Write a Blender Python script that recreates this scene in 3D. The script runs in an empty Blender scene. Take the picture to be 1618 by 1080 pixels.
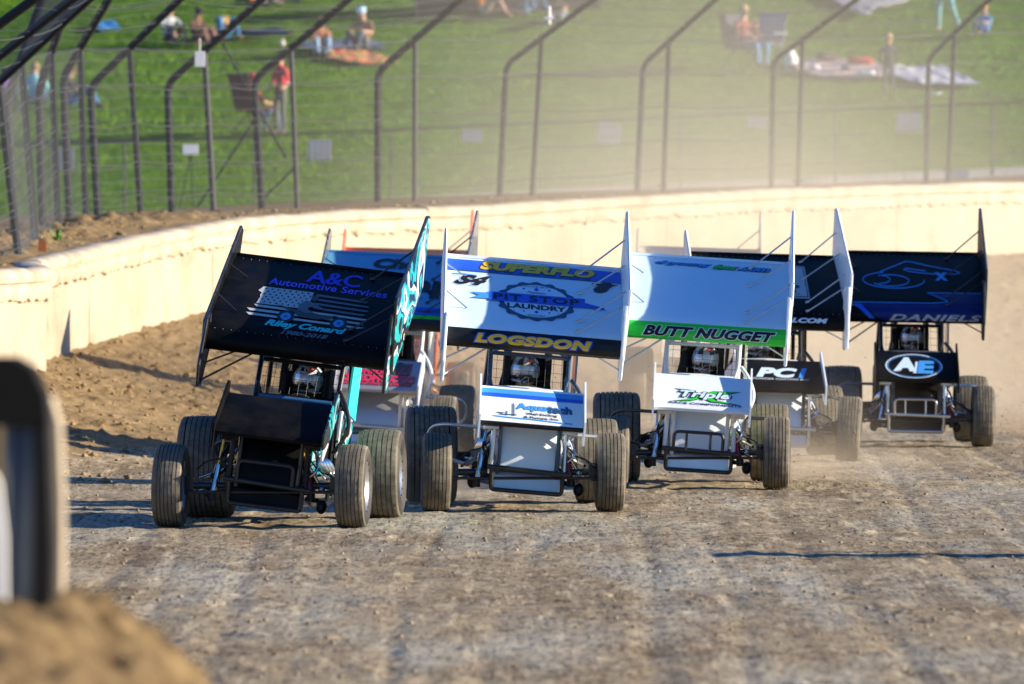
import bpy, bmesh, math, random
import numpy as np
from mathutils import Vector, Matrix, noise as mnoise

C = bpy.context.scene.collection
R = math.radians
random.seed(7)
rng = np.random.default_rng(11)

# ------------------------------------------------------------------ camera, sky, sun, exposure
CAM_H = 2.46
F_PX = 13483.0
HOR = 348.0
cam_d = bpy.data.cameras.new('camera')
cam_d.lens = 300.0
cam_d.sensor_width = 36.0
cam_d.clip_start = 0.5
cam_d.clip_end = 3000
cam_d.dof.use_dof = True
cam_d.dof.focus_distance = 73.0
cam_d.dof.aperture_fstop = 4.0
cam = bpy.data.objects.new('camera', cam_d)
C.objects.link(cam)
cam.location = (0, 0, CAM_H)
cam.rotation_euler = (R(90) - math.atan(192 / F_PX), 0, 0)
bpy.context.scene.camera = cam

SUN_EL, SUN_A = 16.0, 7.0          # elevation; degrees in front of square-right
w = bpy.data.worlds.new('World')
bpy.context.scene.world = w
w.use_nodes = True
nt = w.node_tree
bg = nt.nodes['Background']
sky = nt.nodes.new('ShaderNodeTexSky')
sky.sky_type = 'NISHITA'
sky.sun_disc = False
sky.sun_elevation = R(SUN_EL)
sky.sun_rotation = R(90 + SUN_A)     # clockwise from +Y: towards +X and a little to the camera
sky.air_density = 1.0
sky.dust_density = 0.0
sky.ozone_density = 10.0
nt.links.new(sky.outputs[0], bg.inputs[0])
bg.inputs[1].default_value = 0.095

sd = bpy.data.lights.new('sun', 'SUN')
sd.energy = 5.0
sd.angle = R(0.5)
sd.color = (1.0, 0.86, 0.66)
sun = bpy.data.objects.new('sun', sd)
C.objects.link(sun)
sv = Vector((math.cos(R(SUN_EL)) * math.cos(R(SUN_A)), -math.cos(R(SUN_EL)) * math.sin(R(SUN_A)), math.sin(R(SUN_EL))))
sun.rotation_euler = (-sv).to_track_quat('-Z', 'Y').to_euler()
sun.location = sv * 100

sc = bpy.context.scene
sc.view_settings.view_transform = 'Standard'
sc.view_settings.look = 'None'
sc.view_settings.exposure = 1.25
sc.view_settings.gamma = 1.0
sc.view_settings.use_curve_mapping = False
sc.cycles.use_denoising = True
sc.cycles.max_bounces = 8
sc.cycles.volume_bounces = 1
sc.cycles.transparent_max_bounces = 12
sc.cycles.volume_step_rate = 4.0
sc.cycles.volume_max_steps = 64
sc.cycles.sample_clamp_indirect = 8

# ------------------------------------------------------------------ small helpers
def lin(h):
    if isinstance(h, str):
        h = tuple(int(h[i:i + 2], 16) / 255 for i in (0, 2, 4))
        return tuple((c / 12.92 if c <= .04045 else ((c + .055) / 1.055) ** 2.4) for c in h)
    return h

class N:
    """tiny node-tree writer"""
    def __init__(s, m):
        s.t = m.node_tree
        s.b = s.t.nodes.get('Principled BSDF')
    def n(s, typ, **kw):
        nd = s.t.nodes.new(typ)
        for k, v in kw.items():
            if k.startswith('i_'):
                key = k[2:]
                key = int(key) if key.isdigit() else key.replace('_', ' ')
                nd.inputs[key].default_value = v
            else:
                setattr(nd, k, v)
        return nd
    def l(s, a, b):
        s.t.links.new(a, b)
    def coord(s, scale=(1, 1, 1), kind='Object'):
        tc = s.n('ShaderNodeTexCoord')
        mp = s.n('ShaderNodeMapping')
        mp.inputs['Scale'].default_value = scale
        s.l(tc.outputs[kind], mp.inputs[0])
        return mp.outputs[0]
    def noise(s, vec, scale, detail=4, rough=.55, dist=0):
        nd = s.n('ShaderNodeTexNoise')
        nd.inputs['Scale'].default_value = scale
        nd.inputs['Detail'].default_value = detail
        nd.inputs['Roughness'].default_value = rough
        nd.inputs['Distortion'].default_value = dist
        s.l(vec, nd.inputs['Vector'])
        return nd.outputs['Fac']
    def ramp(s, fac, stops):
        r = s.n('ShaderNodeValToRGB')
        e = r.color_ramp.elements
        e[0].position, e[0].color = stops[0][0], (*lin(stops[0][1]), 1)
        e[1].position, e[1].color = stops[-1][0], (*lin(stops[-1][1]), 1)
        for p, c in stops[1:-1]:
            q = e.new(p); q.color = (*lin(c), 1)
        s.l(fac, r.inputs[0])
        return r.outputs[0]
    def mix(s, fac, a, b, mode='MIX'):
        m = s.n('ShaderNodeMix', data_type='RGBA', blend_type=mode)
        for sock, v in ((m.inputs[0], fac), (m.inputs[6], a), (m.inputs[7], b)):
            if hasattr(v, 'is_linked') or hasattr(v, 'links'):
                s.l(v, sock)
            else:
                sock.default_value = v if isinstance(v, float) else (*lin(v), 1)
        return m.outputs[2]
    def mul(s, a, b, op='MULTIPLY'):
        m = s.n('ShaderNodeMath', operation=op)
        for i, v in enumerate((a, b)):
            if hasattr(v, 'links'):
                s.l(v, m.inputs[i])
            else:
                m.inputs[i].default_value = v
        return m.outputs[0]
    def bump(s, h, strength=.3, dist=.02):
        b = s.n('ShaderNodeBump')
        b.inputs['Strength'].default_value = strength
        b.inputs['Distance'].default_value = dist
        s.l(h, b.inputs['Height'])
        s.l(b.outputs[0], s.b.inputs['Normal'])

MATS = {}
def mat(name, col, rough=.5, metal=0.0, coat=0.0, dirt=0.0, dirtcol=(.22, .17, .11), spec=.5, dscale=3.0, bump=0.0):
    """a plain material with uneven roughness and, if dirt > 0, dust and specks lying over it"""
    if name in MATS:
        return MATS[name]
    m = bpy.data.materials.new(name); m.use_nodes = True
    n = N(m)
    n.b.inputs['Base Color'].default_value = (*lin(col), 1)
    n.b.inputs['Roughness'].default_value = rough
    n.b.inputs['Metallic'].default_value = metal
    n.b.inputs['Coat Weight'].default_value = coat
    n.b.inputs['Coat Roughness'].default_value = .06
    n.b.inputs['Specular IOR Level'].default_value = spec
    v = n.coord()
    f = n.noise(v, dscale, 5, .6)
    n.l(n.mul(n.mul(f, .3), rough - .12 + .001, 'ADD'), n.b.inputs['Roughness'])
    if dirt > 0:
        g = n.noise(v, dscale * 9, 4, .7)
        fac = n.mul(n.ramp(f, [(.42, (0, 0, 0)), (.72, (1, 1, 1))]), dirt)
        sp = n.mul(n.ramp(g, [(.66, (0, 0, 0)), (.70, (1, 1, 1))]), dirt * 1.2)
        tot = n.mul(fac, sp, 'MAXIMUM')
        n.l(n.mix(tot, col, dirtcol), n.b.inputs['Base Color'])
    if bump > 0:
        n.bump(n.noise(v, dscale * 6, 4), bump, .004)
    MATS[name] = m
    return m

class MB:
    """collects pieces and links them as one mesh object"""
    def __init__(s):
        s.v, s.f, s.m = [], [], []
    def add(s, vs, fs, mi=0):
        o = len(s.v)
        s.v.extend([tuple(p) for p in vs])
        for f in fs:
            s.f.append(tuple(i + o for i in f)); s.m.append(mi)
        return s
    def box(s, x0, x1, y0, y1, z0, z1, mi=0, rot=None, piv=None):
        vs = [Vector((x, y, z)) for z in (z0, z1) for y in (y0, y1) for x in (x0, x1)]
        if rot is not None:
            piv = Vector(piv) if piv is not None else Vector(((x0 + x1) / 2, (y0 + y1) / 2, (z0 + z1) / 2))
            vs = [piv + rot @ (p - piv) for p in vs]
        return s.add(vs, [(0, 2, 3, 1), (4, 5, 7, 6), (0, 1, 5, 4), (2, 6, 7, 3), (0, 4, 6, 2), (1, 3, 7, 5)], mi)
    def tube(s, pts, r, n=8, mi=0, closed=False, caps=True):
        P = [Vector(p) for p in pts]
        K = len(P)
        rr = r if isinstance(r, (list, tuple)) else [r] * K
        ref = None; rings = []
        for i in range(K):
            a = P[(i - 1) % K] if (closed or i > 0) else P[0]
            b = P[(i + 1) % K] if (closed or i < K - 1) else P[-1]
            t = (b - a)
            if t.length < 1e-9: t = Vector((0, 0, 1))
            t.normalize()
            if ref is None:
                ref = Vector((0, 0, 1)) if abs(t.z) < .9 else Vector((1, 0, 0))
            u = (ref - t * ref.dot(t)); u.normalize(); ref = u
            w_ = t.cross(u)
            rings.append([P[i] + (u * math.cos(2 * math.pi * k / n) + w_ * math.sin(2 * math.pi * k / n)) * rr[i] for k in range(n)])
        vs = [p for ring in rings for p in ring]
        fs = []
        for i in range(K if closed else K - 1):
            j = (i + 1) % K
            for k in range(n):
                l = (k + 1) % n
                fs.append((i * n + k, i * n + l, j * n + l, j * n + k))
        if caps and not closed:
            fs.append(tuple(range(n - 1, -1, -1))); fs.append(tuple((K - 1) * n + k for k in range(n)))
        return s.add(vs, fs, mi)
    def lathe_x(s, prof, n=48, mis=None, c=(0, 0, 0), rmod=None):
        """prof: (x, r) pairs turned about the x axis through c"""
        K = len(prof)
        vs = []
        for i, (x, r) in enumerate(prof):
            for k in range(n):
                a = 2 * math.pi * k / n
                q = r if rmod is None else r + rmod(i, k)
                vs.append((c[0] + x, c[1] + q * math.sin(a), c[2] + q * math.cos(a)))
        o = len(s.v); s.v.extend(vs)
        for i in range(K - 1):
            for k in range(n):
                l = (k + 1) % n
                s.f.append((o + i * n + k, o + i * n + l, o + (i + 1) * n + l, o + (i + 1) * n + k))
                s.m.append(mis[i] if mis else 0)
        return s
    def loft(s, secs, mi=0, caps=True):
        n = len(secs[0]); vs = [p for sec in secs for p in sec]; fs = []
        for i in range(len(secs) - 1):
            for k in range(n):
                l = (k + 1) % n
                fs.append((i * n + k, i * n + l, (i + 1) * n + l, (i + 1) * n + k))
        if caps:
            fs.append(tuple(range(n - 1, -1, -1))); fs.append(tuple((len(secs) - 1) * n + k for k in range(n)))
        return s.add(vs, fs, mi)
    def ell(s, c, r, nu=16, nv=10, mi=0, rot=None):
        vs = []; fs = []
        for j in range(nv + 1):
            th = math.pi * j / nv
            for i in range(nu):
                ph = 2 * math.pi * i / nu
                p = Vector((r[0] * math.sin(th) * math.cos(ph), r[1] * math.sin(th) * math.sin(ph), r[2] * math.cos(th)))
                if rot is not None: p = rot @ p
                vs.append(Vector(c) + p)
        for j in range(nv):
            for i in range(nu):
                k = (i + 1) % nu
                fs.append((j * nu + i, (j + 1) * nu + i, (j + 1) * nu + k, j * nu + k))
        return s.add(vs, fs, mi)
    def prism_x(s, poly, x0, x1, mi=0, mi2=None, mi_edge=None):
        """poly: (y, z) outline between x0 and x1"""
        n = len(poly)
        vs = [(x0, y, z) for y, z in poly] + [(x1, y, z) for y, z in poly]
        s.add(vs, [tuple(range(n))], mi)
        o = len(s.v) - 2 * n
        s.f.append(tuple(o + n + k for k in range(n - 1, -1, -1))); s.m.append(mi if mi2 is None else mi2)
        for k in range(n):
            l = (k + 1) % n
            s.f.append((o + k, o + n + k, o + n + l, o + l)); s.m.append(mi if mi_edge is None else mi_edge)
        return s
    def mesh(s, name, mats, smooth=35, recalc=True):
        me = bpy.data.meshes.new(name)
        me.from_pydata(s.v, [], s.f)
        for m in (mats if isinstance(mats, (list, tuple)) else [mats]):
            me.materials.append(m)
        me.polygons.foreach_set('material_index', s.m)
        if recalc:
            bm = bmesh.new(); bm.from_mesh(me)
            bmesh.ops.recalc_face_normals(bm, faces=bm.faces)
            bm.to_mesh(me); bm.free()
        if smooth:
            me.polygons.foreach_set('use_smooth', [True] * len(me.polygons))
            me.set_sharp_from_angle(angle=R(smooth))
        me.update()
        return me
    def build(s, name, mats, parent=None, loc=None, rot=None, smooth=35, recalc=True):
        return link(name, s.mesh(name, mats, smooth, recalc), parent, loc, rot)

def link(name, me, parent=None, loc=None, rot=None):
    o = bpy.data.objects.new(name, me)
    C.objects.link(o)
    if parent is not None: o.parent = parent
    if loc is not None: o.location = loc
    if rot is not None: o.rotation_euler = rot
    return o

def empty(name, loc=(0, 0, 0), rz=0, parent=None):
    o = bpy.data.objects.new(name, None); C.objects.link(o)
    o.location = loc; o.rotation_euler = (0, 0, rz)
    o.empty_display_size = .2
    if parent is not None: o.parent = parent
    return o

def tag(o, label=None, cat=None, group=None, kind=None):
    if label: o['label'] = label
    if cat: o['category'] = cat
    if group: o['group'] = group
    if kind: o['kind'] = kind
    return o

def fillet(pts, rad=.05, n=4, closed=False):
    P = [Vector(p) for p in pts]; out = []
    K = len(P)
    for i in range(K):
        if not closed and i in (0, K - 1):
            out.append(P[i]); continue
        a, b, c = P[i - 1], P[i], P[(i + 1) % K]
        d1 = min(rad, (a - b).length * .45); d2 = min(rad, (c - b).length * .45)
        p, q = b + (a - b).normalized() * d1, b + (c - b).normalized() * d2
        for k in range(n + 1):
            t = k / n
            out.append(p * (1 - t) ** 2 + b * 2 * t * (1 - t) + q * t * t)
    return out

def px(x, y, d):
    """world point seen at photo pixel (x, y) at distance d"""
    return Vector(((x - 809) * d / F_PX, d, CAM_H + (HOR - y) * d / F_PX))

def sheet(name, X, Y, Z, mats, mi=None, smooth=True):
    """grid mesh from 2D numpy arrays"""
    h, w_ = X.shape
    me = bpy.data.meshes.new(name)
    co = np.stack([X, Y, Z], -1).reshape(-1, 3).astype(np.float32)
    idx = np.arange(h * w_).reshape(h, w_)
    q = np.stack([idx[:-1, :-1], idx[:-1, 1:], idx[1:, 1:], idx[1:, :-1]], -1).reshape(-1, 4)
    me.vertices.add(len(co)); me.vertices.foreach_set('co', co.ravel())
    me.loops.add(q.size); me.loops.foreach_set('vertex_index', q.ravel().astype(np.int32))
    me.polygons.add(len(q)); me.polygons.foreach_set('loop_start', (np.arange(len(q)) * 4).astype(np.int32))
    for m in (mats if isinstance(mats, (list, tuple)) else [mats]): me.materials.append(m)
    me.update(calc_edges=True); me.validate()
    if smooth: me.polygons.foreach_set('use_smooth', [True] * len(me.polygons))
    return link(name, me)

def vnoise(x, y, seed=0):
    """smooth value noise on numpy arrays"""
    xi = np.floor(x).astype(np.int64); yi = np.floor(y).astype(np.int64)
    xf = x - xi; yf = y - yi
    u = xf * xf * (3 - 2 * xf); v = yf * yf * (3 - 2 * yf)
    def h(a, b):
        k = (a * 374761393 + b * 668265263 + seed * 974634777) & 0xffffffff
        k = ((k ^ (k >> 13)) * 1274126177) & 0xffffffff
        return ((k ^ (k >> 16)) & 0xffff) / 65535.0
    return (h(xi, yi) * (1 - u) + h(xi + 1, yi) * u) * (1 - v) + (h(xi, yi + 1) * (1 - u) + h(xi + 1, yi + 1) * u) * v

def fbm(x, y, oct=4, seed=0, gain=.5):
    a, s, t = 1.0, 0.0, 0.0
    for o in range(oct):
        s = s + a * (vnoise(x, y, seed + o) - .5); t += a
        x = x * 2.03 + 11.3; y = y * 2.03 + 5.7; a *= gain
    return s / t

def sstep(t):
    t = np.clip(t, 0, 1); return t * t * (3 - 2 * t)

# ------------------------------------------------------------------ ground, wall line and hill
#       px,  d,   y of the top,  wall height
WALL = [(-2300, 50, 430, .95), (-1000, 74, 445, 1.0), (0, 95, 428, 1.16), (60, 101, 411, 1.21), (140, 107, 393, 1.22), (250, 113, 368, 1.22),
        (350, 117, 350, 1.19), (520, 121, 334, 1.15), (800, 126, 323, 1.14), (1000, 130, 310, 1.16),
        (1300, 137, 297, 1.18), (1618, 145, 288, 1.20), (2000, 154, 280, 1.2), (2600, 164, 268, 1.2)]
ctrl = np.array([(*px(a, c, b), hgt) for a, b, c, hgt in WALL])
def spline(P, n):
    out = []
    K = len(P)
    for i in range(K - 1):
        p0 = P[max(i - 1, 0)]; p1 = P[i]; p2 = P[i + 1]; p3 = P[min(i + 2, K - 1)]
        for k in range(n):
            t = k / n
            out.append(.5 * (2 * p1 + (p2 - p0) * t + (2 * p0 - 5 * p1 + 4 * p2 - p3) * t * t + (3 * p1 - p0 - 3 * p2 + p3) * t ** 3))
    out.append(P[-1]); return np.array(out)
wp = spline(ctrl, 24)
seg = np.linalg.norm(np.diff(wp[:, :2], axis=0), axis=1)
arc = np.concatenate([[0], np.cumsum(seg)])
LEN = arc[-1]
def wall_at(s):
    """x, y, ztop, height at arc length s"""
    return np.stack([np.interp(s, arc, wp[:, k]) for k in range(4)], -1)
def wall_nrm(s):
    a = wall_at(np.clip(s - .4, 0, LEN)); b = wall_at(np.clip(s + .4, 0, LEN))
    t = b[..., :2] - a[..., :2]
    t = t / np.linalg.norm(t, axis=-1, keepdims=True)
    return np.stack([-t[..., 1], t[..., 0]], -1)     # points away from the track
SS = np.linspace(0, LEN, 260)
WS = wall_at(SS)

def near_wall(X, Y):
    """distance to the wall line and its arc length"""
    sh = X.shape; x = X.ravel(); y = Y.ravel()
    best = np.full(x.shape, 1e9); bi = np.zeros(x.shape, int)
    for i in range(len(SS)):
        dd = (x - WS[i, 0]) ** 2 + (y - WS[i, 1]) ** 2
        m = dd < best; best[m] = dd[m]; bi[m] = i
    nx = wall_nrm(SS)[bi]
    sgn = (x - WS[bi, 0]) * nx[:, 0] + (y - WS[bi, 1]) * nx[:, 1]
    return sgn.reshape(sh), bi.reshape(sh)

def track_z(X, Y, detail=True):
    sg, bi = near_wall(X, Y)
    dist = -sg
    zb = (WS[:, 2] - WS[:, 3])[bi]
    s = SS[bi]
    far = np.clip((WS[bi, 1] - 95) / 25, 0, 1)
    L = 4.0 + 7.0 * far + 1.5 * np.clip((90 - WS[bi, 1]) / 20, 0, 1)
    t = np.clip(1 - dist / L, 0, 1.15)
    z = zb * t ** 1.6
    berm = np.clip(1 - dist / (L * .8), 0, 1)
    if detail:
        z = z + .012 * fbm(X * 1.1, Y * .35, 4, 3)
        rough = .022 + .045 * sstep(berm * 1.6)
        z = z + rough * fbm(X * 5, Y * 3.2, 5, 9, .62)
        cl = np.clip(vnoise(X * 8.5, Y * 6.5, 21) - .66, 0, 1) * (.06 + .15 * sstep(berm * 2))
        z = z + cl * (.35 + vnoise(X * 2, Y * 1.5, 5))
        # ruts that run down the track
        for k, (x0, dx, wd, dp) in enumerate([(-3.0, -.010, .07, .010), (-2.6, -.012, .05, .008), (-1.9, -.004, .08, .010), (-1.2, .003, .05, .007), (-.6, .0, .06, .009), (.1, .006, .05, .006), (.9, .004, .08, .009), (1.5, .012, .05, .007), (2.3, .010, .09, .010), (3.4, .014, .06, .009), (4.0, .01, .05, .007), (4.6, .02, .10, .011)]):
            c = x0 + dx * (Y - 70) + .12 * np.sin(Y * .13 + k)
            z = z - 1.1 * dp * np.exp(-((X - c) / wd) ** 2) * (.4 + vnoise(X * 0 + k, Y * .6, 31))
    return z

def earth(name, a, b, c, grain=1.0, blue=None, stretch=(1, 1, 1)):
    m = bpy.data.materials.new(name); m.use_nodes = True
    n = N(m)
    v = n.coord(stretch)
    f1 = n.noise(v, .55, 5, .6)
    f2 = n.noise(v, 7, 6, .7)
    f3 = n.noise(v, 38 * grain, 4, .7)
    col = n.ramp(f2, [(.30, a), (.5, b), (.72, c)])
    if blue is not None:
        v2 = n.coord((1.0, .16, 1))
        g = n.noise(v2, .6, 4, .6)
        col = n.mix(n.ramp(g, [(.46, (0, 0, 0)), (.60, (1, 1, 1))]), col, n.ramp(f2, [(.3, blue[0]), (.7, blue[1])]))
        st = n.noise(n.coord((3.2, .10, 1)), 1.0, 5, .65)
        col = n.mix(n.mul(n.ramp(st, [(.50, (0, 0, 0)), (.62, (1, 1, 1))]), .55), col, a)
        s2 = n.noise(n.coord((1, .08, 1)), 26, 5, .75)
        col = n.mix(n.mul(n.ramp(s2, [(.50, (0, 0, 0)), (.58, (1, 1, 1))]), .75), col, tuple(x * .38 for x in lin(a)))
        s3 = n.noise(n.coord((1, .07, 1)), 9, 4, .7)
        col = n.mix(n.mul(n.ramp(s3, [(.54, (0, 0, 0)), (.66, (1, 1, 1))]), .55), col, tuple(min(1, x * 1.45) for x in lin(c)))
    col = n.mix(n.mul(n.ramp(f3, [(.50, (0, 0, 0)), (.66, (1, 1, 1))]), .65), col, tuple(x * .42 for x in lin(a)))
    col = n.mix(n.mul(n.ramp(f1, [(.40, (0, 0, 0)), (.65, (1, 1, 1))]), .35), col, c)
    n.l(col, n.b.inputs['Base Color'])
    n.b.inputs['Roughness'].default_value = .85
    n.b.inputs['Specular IOR Level'].default_value = .10
    n.bump(n.mul(n.mul(f2, .6), n.mul(f3, .4), 'ADD'), .9, .02)
    return m

m_track = earth('track dirt', (.15, .10, .052), (.32, .25, .15), (.52, .43, .28), 1, ((.28, .265, .205), (.50, .485, .40)))
m_bank = earth('loose brown dirt', (.11, .070, .030), (.24, .165, .080), (.36, .265, .14))

# track: a fine sheet where the camera looks, a coarse one round it
xs = np.arange(-9.0, 12.5, .05)
ys = np.concatenate([np.arange(40, 100, .075), np.arange(100, 166, .2)])
X, Y = np.meshgrid(xs, ys)
sgn, bi = near_wall(X, Y)
Z = track_z(X, Y)
Z = np.where(sgn > .1, (WS[:, 2] - WS[:, 3])[bi] - .15, Z)
berm_face = None
trk = sheet('race_track', X, Y, Z, [m_track, m_bank])
L_ = 4.0 + 7.0 * np.clip((WS[bi, 1] - 95) / 25, 0, 1)
bm_mask = (np.clip(1 + sgn / L_, 0, 1) + .25 * fbm(X * .9, Y * .5, 3, 44) + .10 * fbm(X * 5, Y * 3, 2, 45)) > .25
fm = bm_mask[:-1, :-1].ravel()
trk.data.polygons.foreach_set('material_index', fm.astype(np.int32))
tag(trk, kind='structure')
# surrounding ground
xs = np.concatenate([np.arange(-600, -60, 60), np.arange(-60, 61, 4), np.arange(90, 601, 60)])
ys = np.concatenate([np.arange(-300, 0, 40), np.arange(0, 121, 3)])
X, Y = np.meshgrid(xs.astype(float), ys.astype(float))
Z = np.full_like(X, -.16)
g = sheet('ground', X, Y, Z - .05, m_track); tag(g, kind='structure')

# clods lying on the track: one object of countless lumps
def clod_mesh(points, sizes, name, m, kind='stuff', label=None):
    small = 'loose' in name
    base = np.array([(1, 0, 0), (-1, 0, 0), (0, 1, 0), (0, -1, 0), (0, 0, 1), (0, 0, -.6), (.7, .7, .35), (-.7, .6, .4), (.6, -.7, .4), (-.65, -.65, .3)])
    faces = np.array([(4, 0, 6), (4, 6, 2), (4, 2, 7), (4, 7, 1), (4, 1, 9), (4, 9, 3), (4, 3, 8), (4, 8, 0), (5, 6, 0), (5, 2, 6), (5, 7, 2), (5, 1, 7), (5, 9, 1), (5, 3, 9), (5, 8, 3), (5, 0, 8)])
    if small:
        base = base[:6]; faces = np.array([(4, 0, 2), (4, 2, 1), (4, 1, 3), (4, 3, 0), (5, 2, 0), (5, 1, 2), (5, 3, 1), (5, 0, 3)])
    nv = len(base)
    n = len(points)
    jit = 1 + rng.uniform(-.45, .45, (n, nv, 1))
    a = rng.uniform(0, 6.28, n); ca, sa = np.cos(a)[:, None], np.sin(a)[:, None]
    b = base[None] * jit * np.array([1, 1, .75])
    bx = b[..., 0] * ca - b[..., 1] * sa; by = b[..., 0] * sa + b[..., 1] * ca
    co = np.stack([bx, by, b[..., 2]], -1) * sizes[:, None, None] + points[:, None, :]
    fs = (faces[None] + (np.arange(n) * nv)[:, None, None]).reshape(-1, 3)
    me = bpy.data.meshes.new(name)
    me.vertices.add(n * nv); me.vertices.foreach_set('co', co.astype(np.float32).ravel())
    me.loops.add(fs.size); me.loops.foreach_set('vertex_index', fs.ravel().astype(np.int32))
    me.polygons.add(len(fs)); me.polygons.foreach_set('loop_start', (np.arange(len(fs)) * 3).astype(np.int32))
    me.materials.append(m); me.update(calc_edges=True)
    o = link(name, me); tag(o, kind=kind, label=label); return o

n = 11000
yy = 42 + 83 * rng.random(n) ** 1.3; xx = rng.uniform(-.075, .085, n) * yy
keep = rng.random(n) < (.25 + vnoise(xx * .7, yy * .2, 77) ** 2 * 1.6)
xx, yy = xx[keep], yy[keep]
zz = track_z(xx[None], yy[None])[0]
sg, _ = near_wall(xx[None], yy[None]); ok = sg[0] < -.1
sz = .004 + .020 * rng.random(len(xx)) ** 6
clod_mesh(np.stack([xx, yy, zz + sz * .2], -1)[ok], sz[ok], 'loose_clods', earth('dry clod dirt', (.12, .085, .05), (.26, .20, .13), (.44, .36, .26)))
n = 9000
s_ = rng.uniform(0, LEN, n); off = -rng.random(n) ** 1.5 * 5
wn = wall_nrm(s_); wa = wall_at(s_)
xx = wa[:, 0] + wn[:, 0] * (off - .12); yy = wa[:, 1] + wn[:, 1] * (off - .12)
zz = track_z(xx[None], yy[None])[0]
sz = .010 + .035 * rng.random(n) ** 4
clod_mesh(np.stack([xx, yy, zz + sz * .1], -1), sz, 'bank_clods', m_bank)

# retaining wall with a thick rolled cap, in sections
def wall_mat():
    m = bpy.data.materials.new('cream painted concrete'); m.use_nodes = True
    n = N(m); v = n.coord((1, 1, 1))
    f = n.noise(v, .8, 6, .65); g = n.noise(n.coord((.5, .5, 1.2)), 2.2, 6, .7); k = n.noise(v, 9, 5, .7)
    col = n.ramp(f, [(.3, (.33, .27, .185)), (.6, (.42, .36, .265))])
    col = n.mix(n.mul(n.ramp(g, [(.52, (0, 0, 0)), (.75, (1, 1, 1))]), .55), col, (.22, .155, .075))
    col = n.mix(n.mul(n.ramp(k, [(.62, (0, 0, 0)), (.68, (1, 1, 1))]), .30), col, (.30, .22, .12))
    n.l(col, n.b.inputs['Base Color']); n.b.inputs['Roughness'].default_value = .75
    n.bump(k, .4, .01)
    return m
m_wall = wall_mat()
m_cap = mat('pale weathered wall cap', (.45, .395, .30), .6, dirt=.7, dirtcol=(.26, .18, .085), dscale=2.0, bump=.3)
m_seam = mat('dark seam', (.10, .07, .04), .9)
wall = empty('retaining_wall', tuple(px(60, 575, 93)))
tag(wall, 'long curving cream concrete wall with a lumpy rolled cap, outside the track', 'wall')
worg = Vector(wall.location)
s0 = 0.0; widx = 0
while s0 < LEN - .5:
    s1 = min(s0 + 3.2, LEN)
    ss = np.linspace(s0 + .006, s1 - .006, 9); A = wall_at(ss); Nn = wall_nrm(ss)
    secs = []
    for k in range(9):
        x, y, zt, hh = A[k]; nx, ny = Nn[k]
        jit = .012 * (random.random() - .5)
        prof = [(-.0 + jit, -hh - .7), (.0 + jit, -hh + .35), (.0, -.22), (.26, -.22), (.26, -hh - .7)]
        secs.append([(x + nx * o - worg.x, y + ny * o - worg.y, zt + dz - worg.z) for o, dz in prof])
    MB().loft(secs).build('wall_panel', m_wall, wall, smooth=20)
    s0 = s1; widx += 1
s0 = 0.0
while s0 < LEN - .5:
    yy_ = wall_at(s0)[1]
    step = random.uniform(1.3, 2.2) if yy_ < 100 else random.uniform(3.0, 5.5)
    s1 = min(s0 + step, LEN)
    nseg = max(10, int((s1 - s0) / .12))
    ss = np.linspace(s0 + .004, s1 - .004, nseg); A = wall_at(ss); Nn = wall_nrm(ss)
    secs = []; dip = random.uniform(-.02, .02); ph = random.random() * 9
    for k in range(nseg):
        x, y, zt, hh = A[k]; nx, ny = Nn[k]
        wv = .008 * math.sin(ss[k] * 1.3 + ph) + .014 * mnoise.noise((ss[k] * 1.6, ph, 0)) + dip * .5
        ragged = .045 * mnoise.noise((ss[k] * 5, 3.3, ph)) + .03 * mnoise.noise((ss[k] * 13, 1.3, ph))
        e = 1 - .15 * max(0, 1 - (ss[k] - s0) / .08) - .15 * max(0, 1 - (s1 - ss[k]) / .12)
        prof = [(.02, -.36 + ragged), (-.045 * e, -.34 + ragged), (-.065 * e, -.27), (-.06 * e, -.19), (-.03, -.165), (-.03, -.155), (-.085 * e, -.14), (-.10 * e, -.08 + wv * .5), (-.075 * e, -.02 + wv), (-.01, .012 + wv), (.1, .018 + wv), (.22, .0 + wv), (.31, -.06), (.31, -.3)]
        secs.append([(x + nx * o - worg.x, y + ny * o - worg.y, zt + dz - worg.z) for o, dz in prof])
    MB().loft(secs).build('wall_cap', m_cap, wall, smooth=50)
    s0 = s1

# outer ground behind the wall, with a heaped row of dug earth
s_ = np.arange(0, LEN, .07); o_ = np.concatenate([np.arange(.2, 3.4, .07), np.arange(3.5, 9, .5), np.arange(9, 40, 3)])
S, O = np.meshgrid(s_, o_)
A = wall_at(S); Nn = wall_nrm(S)
X = A[..., 0] + Nn[..., 0] * O; Y = A[..., 1] + Nn[..., 1] * O
leftness = sstep((122 - A[..., 1]) / 6) * sstep((A[..., 1] - 90) / 8)
crest = .03 + .13 * leftness * (.65 + .8 * vnoise(S * .28, S * 0, 61)) + .08 * leftness * fbm(S * 1.2, O, 2, 6)
hump = np.exp(-((O - 1.35) / .75) ** 2)
base = (A[..., 2] - .06) * (1 - sstep((O - 2) / 12)) + (2.80 + .055 * X) * sstep((O - 2) / 12)
Z = base + crest * hump + (.14 * hump * (.3 + leftness) + .02) * fbm(X * 4.5, Y * 4.5, 5, 14, .65)
Z = Z + np.clip(vnoise(X * 7, Y * 7, 50) - .6, 0, 1) * .22 * hump * (.25 + leftness)
og = sheet('outer_bank', X, Y, Z, m_bank); tag(og, kind='structure')
n = 7000
s_ = rng.uniform(30, LEN, n); off = np.abs(rng.normal(1.3, .6, n)) + .2
wn = wall_nrm(s_); wa = wall_at(s_)
xx = wa[:, 0] + wn[:, 0] * off; yy = wa[:, 1] + wn[:, 1] * off
lf = sstep((122 - wa[:, 1]) / 6)
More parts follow.
